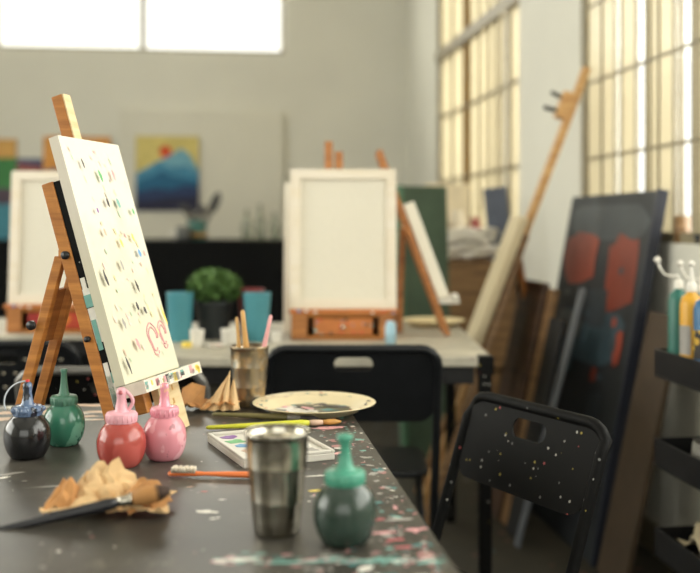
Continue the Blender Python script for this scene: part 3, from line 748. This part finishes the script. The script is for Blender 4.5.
box_easel('wooden box easel with spattered drawer in the middle of the pale table', 'blank white canvas turned back to front, in the middle of the pale table', ce, .335, spat, .345, .455)
box_easel('box easel with red painted front at the left table', 'reversed canvas with tan stretcher lines, at the left behind the nearest easel', LD(-1.005,3.42,TZ), .34, spat_red, .335, .46, mast=False)
# a second canvas leaning behind the middle one
k = thing('blank_canvas', 'second blank canvas peeping out left behind the middle canvas', 'canvas', LD(-.072,3.49,TZ), CAMROT)
X = Matrix.Rotation(-R(5),4,'X')
MB().box(-.16,.16,0,.02,0,.52,0,X).build('stretched_canvas', M['canvas'], k, bevel=.001)
# easel seen from the side
fe = LD(.335, 3.34, TZ)
e3 = thing('side_on_easel', 'small wooden easel seen side-on, right of the middle canvas', 'easel', fe, CAMROT, 'easels')
sl = .372
def E3(z, off=0, dp=0): return (-z*sl+off, dp, z)
for dp in (0,.15):
    MB().bar(E3(.002,-.008,dp),E3(.62,-.008,dp),.022,.020,(1,0,0)).build('front_leg', M['wood_red'], e3, bevel=.001)
MB().bar((-.02-.36*sl,.10,.36),(-.165,.10,.002),.02,.02,(1,0,0)).build('rear_leg', M['wood_red'], e3, bevel=.001)
MB().bar(E3(.36,-.012,-.01),E3(.36,-.012,.16),.02,.016).build('cross_bar', M['wood_red'], e3, bevel=.001)
MB().box(-.040,.03,-.02,.17,.108,.122).build('canvas_ledge', M['p_white'], e3, bevel=.002)
MB().ball((.012,-.03,.132),.013).build('knob', M['white_cer'], e3)
k = thing('blank_canvas', 'blank white canvas seen edge-on, on the side-on easel', 'canvas', fe+Matrix.Rotation(CAMROT,3,'Z') @ Vector((-.122*sl+.006,0,.1225)), CAMROT)
k2 = MB(); a = math.atan(sl); Xc = Matrix.Rotation(-a,4,'Y')
k2.box(.0,.036,-.015,.165,.0,.335,0,Xc).build('stretched_canvas', M['canvas'], k, bevel=.002)
k.location.z += .001

# ------------------------------------------------------------------ cups, plant, pots on the pale table
def cup(label, loc, rt, rb, h, m, name='plastic_cup', group=None):
    prof = [(0,0),(rb,0),(rb+.001,.004),(rt,h-.004),(rt+.0015,h),(rt-.002,h),(rb-.003,.006),(0,.005)]
    o = MB().lathe(prof, 32).build(name, m, None, loc=loc); return tag(o, label, 'cup', group)
cup('teal plastic cup left of the potted plant', LD(-.170*3.19,3.19,TZ), .043, .034, .156, M['teal_plastic'], group='tall cups on the pale table')
cup('teal plastic cup right of the potted plant', LD(-.093*3.19,3.19,TZ), .044, .034, .154, M['teal_plastic'], group='tall cups on the pale table')
cup('dark red cup half hidden behind the right teal cup', LD(-.099*3.31,3.31,TZ), .044, .034, .160, M['red_plastic'], group='tall cups on the pale table')
for (px,d,rt,h,lb) in ((197,3.04,.022,.052,'small white pot right of the left teal cup'),(229.5,3.12,.027,.046,'wide white pot in front of the plant'),(276,3.14,.016,.034,'tiny white pot beside the right teal cup')):
    cup(lb, LD((px-350)/1000*d,d,TZ), rt, rt*.85, h, M['white_cer'], 'small_pot', 'small white pots on the pale table')
pl = thing('potted_plant', 'bushy green plant in a charcoal pot on the pale table', 'plant', LD(-.136*3.26,3.26,TZ))
MB().lathe([(0,0),(.044,0),(.046,.004),(.060,.112),(.063,.114),(.063,.122),(.056,.122),(.054,.11),(0,.108)], 32).build('pot', M['pot'], pl)
MB().lathe([(0,.110),(.05,.108),(0,.1085)], 24).build('soil', M['soil'], pl)
rg = random.Random(8); q = MB()
for i in range(1500):
    a = rg.random()*6.283; u = rg.uniform(-.75,1); r_ = rg.random()**.4
    c_ = Vector((.092*r_*math.sqrt(max(0,1-u*u))*math.cos(a), .085*r_*math.sqrt(max(0,1-u*u))*math.sin(a), .168+.060*u*r_))
    d1 = Vector((rg.gauss(0,1),rg.gauss(0,1),rg.gauss(.4,1))).normalized(); d2 = d1.cross(Vector((rg.gauss(0,1),rg.gauss(0,1),rg.gauss(0,1)))).normalized()
    l, w = rg.uniform(.009,.015), rg.uniform(.004,.006)
    q.add([c_-d1*l, c_+d2*w, c_+d1*l, c_-d2*w], [(0,1,2,3)])
q.build('foliage', M['leaf'], pl)
q = MB()
for i in range(14):
    a = i*.9; q.tube([(.02*math.cos(a),.02*math.sin(a),.108),(.04*math.cos(a),.04*math.sin(a),.15),(.06*math.cos(a),.06*math.sin(a),.19)],.0015,6)
q.build('stems', M['leaf'], pl)
# small dish with red paint, yellow lump
o = plate('small dish with pink and red paint in front of the plant', LD(-.134*3.02,3.02,TZ), .034, M['white_cer'], False, 'paint_dish', .010)
rg = random.Random(4)
for i in range(5): MB().ball((.013*math.cos(i*1.26),.013*math.sin(i*1.26),.0065), rg.uniform(.004,.008), 10, 0, .6).build('paint_dollop', [M['p_red'],M['p_pink'],M['p_peach']][i%3], o)
tag(MB().lathe([(0,0),(.016,0),(.017,.012),(.015,.016),(0,.016)],20).build('paint_pot', M['p_yellow'], None, loc=LD(-.163*3.03,3.03,TZ)), 'low yellow paint pot below the left teal cup', 'jar')
tag(MB().lathe([(0,0),(.017,0),(.017,.055),(.013,.062),(.013,.07),(0,.07)],24).build('paint_jar', plain('pale_blue_jar',(160,196,214),.4), None, loc=LD(.0405*3.12,3.12,TZ)), 'pale blue jar at the right foot of the middle box easel', 'jar')
plate('round cream wooden plate at the back right of the pale table', LD(.083*3.67,3.67,TZ), .118, plain('cream_wood_plate',(226,208,164),.5), False, 'round_plate', .022)

# ------------------------------------------------------------------ black counter at the back and what stands on it
cx0, cx1 = P(-60,241,7.2).x, XR-.03
ctr = thing('counter', 'long counter draped in black cloth along the back wall', 'counter', ((cx0+cx1)/2, 7.45, 0))
cw = (cx1-cx0)/2; CT = CAMZ-.016*7.1
MB().box(-cw+.03,cw-.03,-.35,.42,0,CT-.025).build('cabinet', M['black_metal'], ctr)
q = MB(); n = 60
pts = [(-cw+2*cw*i/n, -.385-.012*math.sin(i*1.7)-.008*math.sin(i*.61)) for i in range(n+1)]
vs = [(x,-.385,CT) for x,_ in pts]+[(x,y,.03) for x,y in pts]+[(x,.44,CT) for x,_ in pts]
fs = [(i,i+1,n+2+i,n+1+i) for i in range(n)]+[(i+1,i,2*n+2+i,2*n+3+i) for i in range(n)]
q.add(vs,fs).build('cloth_cover', M['black_cloth'], ctr, solid=.012)
CT += .006
jd = 7.2
def onC(px, y=7.3):
    k = (px-350)/1000                       # x on the line of sight at world depth y
    x = (k*FY*y+FX*y)/(FY-k*FX); return Vector((x, y, CT))
bj = thing('brush_jar', 'teal jar crowded with dark brushes on the black counter', 'jar', onC(197))
MB().lathe([(0,0),(.065,0),(.07,.01),(.07,.13),(.06,.14),(.056,.14),(.062,.12),(.06,.012),(0,.01)],28).build('jar', plain('teal_glazed_jar',(64,116,110),.4), bj)
MB().lathe([(.0705,.02),(.0715,.02),(.0715,.05),(.0705,.05)],28).build('band', M['p_ochre'], bj)
rg = random.Random(6)
for i in range(7):
    a = i*.9; tx, ty, tz = -.13+.035*i, .05*(-1)**i, rg.uniform(.2,.28)
    bo = brush('x', bj.location+Vector((.02*math.cos(a),.02*math.sin(a),.015)), bj.location+Vector((tx,ty,tz)), M['p_dark'], hr=.006, br=.010+.005*(i%3), frac=(.6,.7), bmat=M['p_dark'] if i%2 else plain('grey_bristles',(90,90,92),.8))
    tag(bo, 'dark brush standing in the teal jar on the black counter', 'brush', 'brushes in the teal jar')
def plantpot(px): pass
big = brush('large dark grey brush leaning right out of the teal jar', bj.location+Vector((.02,0,.02)), bj.location+Vector((.16,0,.345)), M['p_dark'], hr=.01, br=.032, frac=(.5,.58), bmat=plain('dark_grey_bristles',(70,70,72),.8))
tag(MB().ball((0,0,.0),.036).build('white_ball', M['white_cer'], None, loc=onC(174,7.25)+Vector((0,0,.036))), 'small white ball left of the teal jar', 'ball')
tag(MB().lathe([(0,0),(.05,0),(.055,.09),(.05,.1),(0,.1)],24).build('grey_pot', plain('grey_glaze',(110,112,110),.5), None, loc=onC(184,7.18)), 'short grey pot in front of the teal jar on the black counter', 'pot')
for (px,h,r_,lb) in ((247,.22,.036,'clear glass bottle on the black counter, leftmost of the three'),(260,.26,.034,'tallest clear glass bottle on the black counter'),(275,.2,.038,'clear glass bottle on the black counter nearest the middle canvas')):
    o = thing('glass_bottle', lb, 'bottle', onC(px), 0, 'clear bottles on the black counter')
    MB().lathe([(0,0),(r_,0),(r_,h*.55),(r_*.4,h*.72),(r_*.35,h*.95),(r_*.42,h*.95),(r_*.42,h),(0,h)],24).build('glass', M['glass_bottle'], o)
    MB().lathe([(0,h),(r_*.38,h),(r_*.36,h+.02),(0,h+.02)],16).build('stopper', M['white_cer'], o)

# ------------------------------------------------------------------ right side: green board, storage bench, floor easel, leaning boards
def leaning(name, label, cat, px_mid, d, w, h, lean, m, depth=.02, rz=CAMROT, group=None):
    o = thing(name, label, cat, LD((px_mid-350)/1000*d,d,0), rz, group)
    MB().box(-w/2,w/2,0,depth,0.0,h,0,Matrix.Rotation(-lean,4,'X')).build('panel', m, o, bevel=.003); return o
gb = thing('green_board', 'tall dark green board standing behind the side-on easel', 'board', LD(.352,4.50,0), CAMROT+.35)
gm = plain('green_board_paint',(78,98,80),.7,var=.25,scale=4)
MB().box(-.125,.125,0,.03,0.015,1.30,0,Matrix.Rotation(-R(3),4,'X')).build('panel', gm, gb, bevel=.003)
MB().box(-.125,-.10,-.012,0,0.015,1.30,0,Matrix.Rotation(-R(3),4,'X')).build('edge_strip', plain('green_edge',(88,130,104),.6), gb)
# storage bench against the right wall
sx0, sx1, sy0, sy1, sh = 1.0, 1.43, 4.78, 6.6, .94
sb = thing('storage_bench', 'wooden storage bench below the far window', 'bench', ((sx0+sx1)/2,(sy0+sy1)/2,0))
hx_, hy_ = (sx1-sx0)/2, (sy1-sy0)/2
MB().box(-hx_,hx_,-hy_,hy_,sh-.035,sh).build('worktop', M['wood_dull'], sb, bevel=.004)
for y in (-hy_,-.12,hy_-.03): MB().box(-hx_,hx_,y,y+.03,.0,sh-.035).build('side_panel', M['wood_dull'], sb)
MB().box(-hx_,hx_,-hy_,hy_,.40,.42).build('shelf', M['wood_dull'], sb)
MB().box(hx_-.01,hx_,-hy_,hy_,0,sh-.035).build('back_panel', M['plank_brown'], sb)
def carton(label, x, y, z, w, dp, h, m, rz=0, group='cartons and bundles on the storage bench'):
    o = thing('carton', label, 'box', (x,y,z), rz, group)
    MB().box(-w/2,w/2,-dp/2,dp/2,0,h).build('box_body', m, o, bevel=.004)
    MB().box(-w/2-.002,w/2+.002,-.025,.025,h,h+.001).build('tape', M['kraft'], o)
    return o
cl = plain('off_white_cloth',(222,216,204),.9,var=.06,scale=8,bump=.3)
def bundle(label, x, y, z, w, dp, h, seed, m):
    mb = MB()
    for i in range(4):
        vs, fs = sheet(w*(1-.06*i), dp*(1-.05*i), 10, 10, seed+i, .02, h*i/4)
        mb.add(vs, fs, 0, True)
    o = mb.build('folded_cloth', m, None, solid=h/5, loc=(x,y,z+h/9)); return tag(o, label, 'cloth')
bundle('folded off-white cloths heaped on the near end of the storage bench', 1.20, 5.02, sh, .34, .32, .15, 41, cl)
bundle('grey-white folded cloths farther back on the storage bench', 1.20, 5.92, sh, .34, .30, .12, 52, plain('greyish_cloth',(190,186,178),.9,var=.1,scale=8))
ca = thing('cream_canvas', 'cream canvas propped upright in the middle of the storage bench', 'canvas', (1.26,5.62,sh), -.3)
MB().box(-.13,.13,0,.02,0.003,.42,0,Matrix.Rotation(-R(4),4,'X')).build('stretched_canvas', plain('cream_canvas',(226,212,182),.85), ca, bevel=.003)
ga = thing('grey_board', 'dark blue-grey board leaning at the near right corner of the storage bench', 'board', (1.372,4.86,sh+.012), -.5)
MB().box(-.06,.06,0,.018,0.0,.36,0,Matrix.Rotation(-R(3),4,'X') @ Matrix.Rotation(R(-7),4,'Y')).build('board', plain('blue_grey_panel',(74,80,94),.6), ga, bevel=.003)
for (x,y,r_,h,c_,lb) in ((1.16,5.30,.045,.20,(84,64,52),'brown jar on the storage bench behind the off-white cloths, left of the pale jar'),(1.255,5.33,.045,.26,(206,194,170),'tall pale jar on the storage bench behind the off-white cloths'),(1.35,5.31,.035,.22,(140,64,58),'dull red jar on the storage bench, right of the pale jar'),(1.08,5.45,.05,.17,(60,74,66),'dark green jar on the storage bench beside the cream canvas')):
    tag(MB().lathe([(0,0),(r_,0),(r_,h*.75),(r_*.7,h*.85),(r_*.75,h),(0,h)],24).build('storage_jar', plain('jar_glaze',c_,.45), None, loc=(x,y,sh)), lb, 'jar', 'jars on the storage bench')
carton('cardboard box on the bench shelf nearest the floor easel', 1.19, 4.99, .42, .34, .30, .36, M['box_card'])
carton('pale cardboard box on the bench shelf behind the floor easel', 1.19, 5.36, .42, .32, .26, .40, plain('pale_cardboard',(158,130,94),.85))
carton('brown cardboard box on the floor under the bench shelf', 1.19, 5.02, 0, .34, .36, .32, plain('brown_cardboard',(112,82,56),.85))

# floor easel
def fl(px, py, d): return P(px, py, d)
top = P(586.5,68,3.95); low = P(486,335,3.95)
k_ = (low.z-.0)/(top.z-low.z); foot = low+(low-top)*k_; foot.z = 0.004
oe = thing('floor_easel', 'tall wooden studio easel leaning back towards the right wall', 'easel', (foot.x,foot.y,0), CAMROT, 'easels')
dlat = ((586.5-350)-(486-350))/1000*3.95/(top.z-low.z)
H_ = top.z
def OE(z, off=0, dp=0): return (z*dlat+off, dp, z)
MB().bar(OE(.004),OE(H_),.05,.03,(1,0,0)).build('mast', M['wood_tan'], oe, bevel=.002)
for dp in (-.14,.14): MB().bar(OE(.004,0,dp*1.6),OE(H_*.62,0,dp*.35),.04,.025,(1,0,0)).build('front_leg', M['wood_dull'], oe, bevel=.002)
MB().bar((H_*.55*dlat+.02,.03,H_*.6),(.615,.34,.004),.04,.025,(1,0,0)).build('rear_leg', M['wood_red'], oe, bevel=.002)
MB().box(OE(.60)[0]-.09,OE(.60)[0]+.02,-.15,.2,.60,.625).build('canvas_ledge', M['wood_dull'], oe, bevel=.002)
q = MB().bar(OE(H_-.20,-.03,0),OE(H_-.10,-.03,0),.07,.05,(1,0,0)); q.build('top_clamp', M['wood_tan'], oe, bevel=.003)
MB().tube([OE(H_-.17,-.045),(OE(H_-.17)[0]-.105,0,H_-.155)],.009,10).build('clamp_knob', M['black_metal'], oe)
MB().tube([OE(H_-.12,-.045),(OE(H_-.12)[0]-.095,0,H_-.095)],.008,10).build('clamp_knob', M['black_metal'], oe)
an = math.atan(dlat)
ck = thing('blank_canvas', 'narrow cream canvas seen nearly edge-on, on the tall floor easel', 'canvas', oe.location+Matrix.Rotation(CAMROT,3,'Z') @ Vector((.626*dlat-.016,0,.6265)), CAMROT)
MB().box(-.034,-.002,-.13,.13,.0,.53,0,Matrix.Rotation(an,4,'Y')).build('stretched_canvas', plain('cream_primed_canvas',(206,192,160),.85,var=.05), ck, bevel=.003)
ck.location.z += .02

# big dark painting and boards against the right wall
def wall_board(name, label, cat, y0, y1, h, xf, xt, thick, m, extra=None, group=None):
    o = thing(name, label, cat, (xf,(y0+y1)/2,0), 0, group)
    a = math.atan2(xt-xf, h); w = (y1-y0)/2; L = math.hypot(xt-xf, h)
    X = Matrix.Rotation(a,4,'Y')
    MB().box(0,thick,-w,w,.004,L,0,X).build('board', m, o, bevel=.003)
    if extra: extra(o, X, w, L)
    return o
def art(o, X, w, L):
    mats = [plain('art_'+str(i),c,.55,var=.2,scale=8) for i,c in enumerate(((60,66,70),(126,52,34),(136,58,38),(52,72,82),(150,66,48),(40,48,54),(86,90,90)))]
    q = MB(); rg = random.Random(12)
    def pt(u,v,k): return (-.0012-.0004*k, -w+2*w*u, L*v)      # u: 0 near .. 1 far
    def patch(u0,u1,v0,v1,k,z):
        n = 14; vs = []
        for i in range(n):
            a = 2*math.pi*i/n; e = rg.uniform(.85,1.1)
            cu, cv_ = math.copysign(abs(math.cos(a))**.55, math.cos(a)), math.copysign(abs(math.sin(a))**.55, math.sin(a))
            vs.append(pt((u0+u1)/2+(u1-u0)/2*e*cu, (v0+v1)/2+(v1-v0)/2*e*cv_, z))
        q.add(vs,[tuple(range(n))],k,False,X)
    patch(.04,.94,.86,.975,0,0); patch(.06,.40,.66,.88,1,1); patch(.52,.94,.72,.89,2,1); patch(.1,.9,.5,.66,3,1); patch(.55,.9,.56,.64,6,2)
    patch(.08,.16,.52,.62,4,2); patch(.3,.6,.60,.72,5,2); patch(.2,.34,.1,.45,5,1); patch(.6,.85,.45,.52,3,3)
    for i in range(9):
        u, v = rg.uniform(.1,.85), rg.uniform(.12,.85); patch(u,u+rg.uniform(.02,.08),v,v+rg.uniform(.01,.05),rg.randrange(7),4)
    q.build('painted_surface', mats, o)
    MB().box(-.006,.032,-w-.012,-w,.004,L+.004,0,X).build('edge_strip', plain('blue_black_edge',(34,38,52),.5), o)
wall_board('dark_painting', 'large dark blue-grey painting with red patches leaning under the window', 'painting', 3.15, 3.97, 1.235, 1.19, 1.42, .022, plain('dark_painting_ground',(36,40,44),.6,var=.3,scale=5), art)
g = 'boards leaning in front of the large painting'
wall_board('leaning_board', 'dark brown board leaning left of the large dark painting', 'board', 3.685, 4.0, .90, 1.02, 1.21, .02, M['plank_brown'], group=g)
wall_board('leaning_board', 'narrow orange-brown plank leaning against the large dark painting', 'board', 3.60, 3.675, .88, 1.03, 1.22, .02, M['wood_dull'], group=g)
wall_board('leaning_board', 'slim grey slat leaning low across the large dark painting', 'board', 3.36, 3.40, .90, 1.0, 1.24, .014, plain('grey_slat',(96,100,106),.5), group=g)
wall_board('leaning_board', 'black board leaning between the plank and the grey slat', 'board', 3.43, 3.57, .78, 1.02, 1.19, .016, plain('black_board',(22,22,24),.6), group=g)
wall_board('leaning_board', 'brown panel added as shaded wall tone behind the trolley, right of the large dark painting', 'board', 2.90, 3.11, .84, 1.19, 1.37, .02, plain('shaded_wall_brown',(72,57,41),.7,var=.15), group=g)  # added panel, its dark brown stands in for the lower wall in shade

# ------------------------------------------------------------------ black three-tier trolley at the right edge
tyF, tyN, tX0, tX1 = 2.46, 1.98, 1.098, 1.42
trl = thing('shelf_trolley', 'black three-tier trolley with paint bottles at the photo\'s right edge', 'trolley', ((tX0+tX1)/2,(tyF+tyN)/2,0))
w, dp = (tX1-tX0)/2, (tyF-tyN)/2
tz = (.73,.50,.27)
for z in tz:
    q = MB().box(-w,w,-dp,dp,z,z+.006)
    q.box(-w,-w+.004,-dp,dp,z+.006,z+.072).box(w-.004,w,-dp,dp,z+.006,z+.072).box(-w,w,-dp,-dp+.004,z+.006,z+.072).box(-w,w,dp-.004,dp,z+.006,z+.072)
    q.build('tray', M['black_metal'], trl, bevel=.001)
for sy in (-1,1):
    MB().box(-.016,.016,sy*(dp+.004)-.004,sy*(dp+.004)+.004,.05,.86).build('post', M['black_metal'], trl)
    MB().box(-w+.02,w-.02,sy*(dp-.03)-.012,sy*(dp-.03)+.012,.075,.09).build('foot_rail', M['black_metal'], trl)
    MB().box(-.016,.016,min(sy*(dp-.03),sy*(dp+.008)),max(sy*(dp-.03),sy*(dp+.008)),.05,.075).build('post_foot', M['black_metal'], trl)
for sx in (-1,1):
    for sy in (-1,1):
        MB().tube([(sx*(w-.03)-.01,sy*(dp-.03),.032),(sx*(w-.03)+.01,sy*(dp-.03),.032)],.032,18).build('caster', M['black_metal'], trl)
        MB().box(sx*(w-.03)-.014,sx*(w-.03)+.014,sy*(dp-.03)-.012,sy*(dp-.03)+.012,.05,.075).build('caster_fork', M['steel'], trl)
def pump_bottle(label, x, y, r_, h, body, spout, rz, labelcol=None, oval=1):
    o = thing('pump_bottle', label, 'bottle', (x,y,tz[0]+.0065), rz, 'paint bottles in the trolley')
    MB().lathe([(0,0),(r_,0),(r_*1.02,.006),(r_*1.02,h*.84),(r_*.85,h*.93),(r_*.42,h*.97),(r_*.42,h),(0,h)],28).build('body', body, o)
    MB().lathe([(r_*.46,h-.002),(r_*.46,h+.016),(r_*.3,h+.020),(0,h+.02)],20).build('cap', M['white_cer'], o)
    if labelcol: 
        q = MB(); seg = 10
        vs = [(r_*1.035*math.cos(a), r_*1.035*math.sin(a), z) for z in (h*.3,h*.62) for a in [R(120+12*i) for i in range(seg+1)]]
        q.add(vs, [(i,i+1,seg+2+i,seg+1+i) for i in range(seg)], 0, True).build('sticker', labelcol, o)
    if spout == 'curl':
        pts = [(0,0,h+.018),(-.004,0,h+.030),(-.018,0,h+.028),(-.036,0,h+.034),(-.046,0,h+.050),(-.052,0,h+.070)]
        s_ = MB().tube(pts,[.004,.0036,.0033,.003,.003,.003],10).build('spout', M['white_cer'], o)
        MB().ball(pts[-1],.0085).build('spout_tip', M['white_cer'], s_)
    elif spout == 'cone':
        s_ = MB().lathe([(r_*.32,h+.018),(r_*.16,h+.045),(r_*.1,h+.06),(0,h+.06)],16).build('spout', M['white_cer'], o)
        MB().ball((0,0,h+.066),.008).build('spout_tip', M['white_cer'], s_)
    return o
gr, te, ye, bl = plain('sea_green_plastic',(40,104,92),.4), plain('teal_bottle_plastic',(34,112,122),.4), plain('yellow_bottle_plastic',(216,160,44),.4), plain('blue_bottle_plastic',(44,104,148),.4)
pump_bottle('dark green paint bottle at the far end of the trolley, with white curled spout', 1.138, 2.405, .026, .225, gr, 'curl', -.3)
pump_bottle('teal paint bottle between the green and yellow bottles in the trolley', 1.196, 2.40, .024, .215, te, 'curl', -.6)
pump_bottle('yellow paint bottle in the trolley', 1.138, 2.335, .027, .222, ye, 'cone', 0, M['p_grey'])
pump_bottle('blue paint bottle with dark and yellow sticker, nearest in the trolley', 1.141, 2.262, .030, .215, bl, 'cone', 0, speck('dark_yellow_sticker',(34,30,28),[(220,180,60),(200,160,50)],40,.5,.5,density=.3))
tag(MB().lathe([(0,0),(.04,0),(.055,.05),(.05,.085),(.045,.085),(.048,.05),(0,.01)],24).build('grey_bowl', plain('grey_bowl',(120,118,110),.5), None, loc=(1.18,2.30,tz[1]+.0065)), 'grey bowl in the middle tray of the trolley', 'bowl')
vs, fs = sheet(.18,.24,10,10,77,.05,.004)
o = MB().add(vs,fs,0,True).build('cleaning_rag', plain('cream_rag',(196,182,150),.9), None, solid=.004, loc=(1.225,2.29,tz[2]+.012)); tag(o, 'cream rag bunched in the bottom tray of the trolley', 'cloth')
tag(MB().lathe([(0,0),(.03,0),(.03,.09),(.02,.1),(0,.1)],20).build('teal_jar', M['teal_plastic'], None, loc=(1.16,2.07,tz[2]+.0065)), 'teal jar in the bottom tray of the trolley', 'jar')
# things on the sill of the near window
sz = W3[2]
bw_ = thing('sill_bowl', 'dark shallow bowl on the window sill above the trolley', 'bowl', (XR+.035,2.98,sz))
MB().lathe([(0,0),(.025,0),(.034,.03),(.032,.03),(.024,.005),(0,.005)],24).build('bowl', M['pot'], bw_)
tag(MB().lathe([(0,0),(.026,0),(.026,.09),(0,.09)],20).build('wooden_pot', M['wood_dull'], None, loc=(XR+.03,3.12,sz)), 'wooden pot on the window sill right of the large painting', 'pot')

# ------------------------------------------------------------------ light: daylight through the windows, plus an added front fill
w = bpy.data.worlds.new('overcast_sky'); sc.world = w; w.use_nodes = True
bg = w.node_tree.nodes['Background']; bg.inputs[0].default_value = (1,.995,.98,1); bg.inputs[1].default_value = 1.7
def area(name, loc, rot, sx, sy, e, c):
    l = bpy.data.lights.new(name, 'AREA'); l.shape = 'RECTANGLE'; l.size = sx; l.size_y = sy; l.energy = e; l.color = c
    o = bpy.data.objects.new(name, l); col.objects.link(o); o.location = loc; o.rotation_euler = rot; return o
area('daylight_back', ((BW[0]+BW[1])/2, YB+WT+.25, 2.85), (R(-90),0,0), 3.4, .75, 90, (1,.99,.96))
area('daylight_far', (XR+WT+.3, (W2[0]+W2[1])/2, 2.1), (0,R(90),0), 2.1, 2.0, 120, (1,.99,.96))
area('daylight_near', (XR+WT+.3, (W3[0]+W3[1])/2, 2.1), (0,R(90),0), 2.1, 4.6, 175, (1,.99,.96))
area('fill_front', ((W4[0]+W4[1])/2, YF-WT-.3, 1.95), (R(90),0,0), 3.5, 2.1, 42, (1,.99,.96))  # added fill from behind the camera, brightens camera-facing sides
area('daylight_left', (XL-WT-.3, (W5[0]+W5[1])/2, 1.95), (0,R(-90),0), 2.1, 4.6, 200, (1,.99,.96))

# ------------------------------------------------------------------ camera
cd = bpy.data.cameras.new('camera'); cam = bpy.data.objects.new('camera', cd); col.objects.link(cam); sc.camera = cam
cam.location = (0,0,CAMZ); cam.rotation_euler = (R(90),0,-YAW)
cd.sensor_width = 36; cd.lens = 36*1000/700; cd.shift_y = -61.5/700; cd.clip_start = .02
cd.dof.use_dof = True; cd.dof.focus_distance = 1.68; cd.dof.aperture_fstop = 2.4
sc.view_settings.view_transform = 'Standard'; sc.view_settings.look = 'None'; sc.view_settings.gamma = 1; sc.view_settings.exposure = 0
sc.view_settings.use_curve_mapping = False
sc.cycles.max_bounces = 10; sc.cycles.diffuse_bounces = 5; sc.cycles.transparent_max_bounces = 16; sc.cycles.sample_clamp_indirect = 6
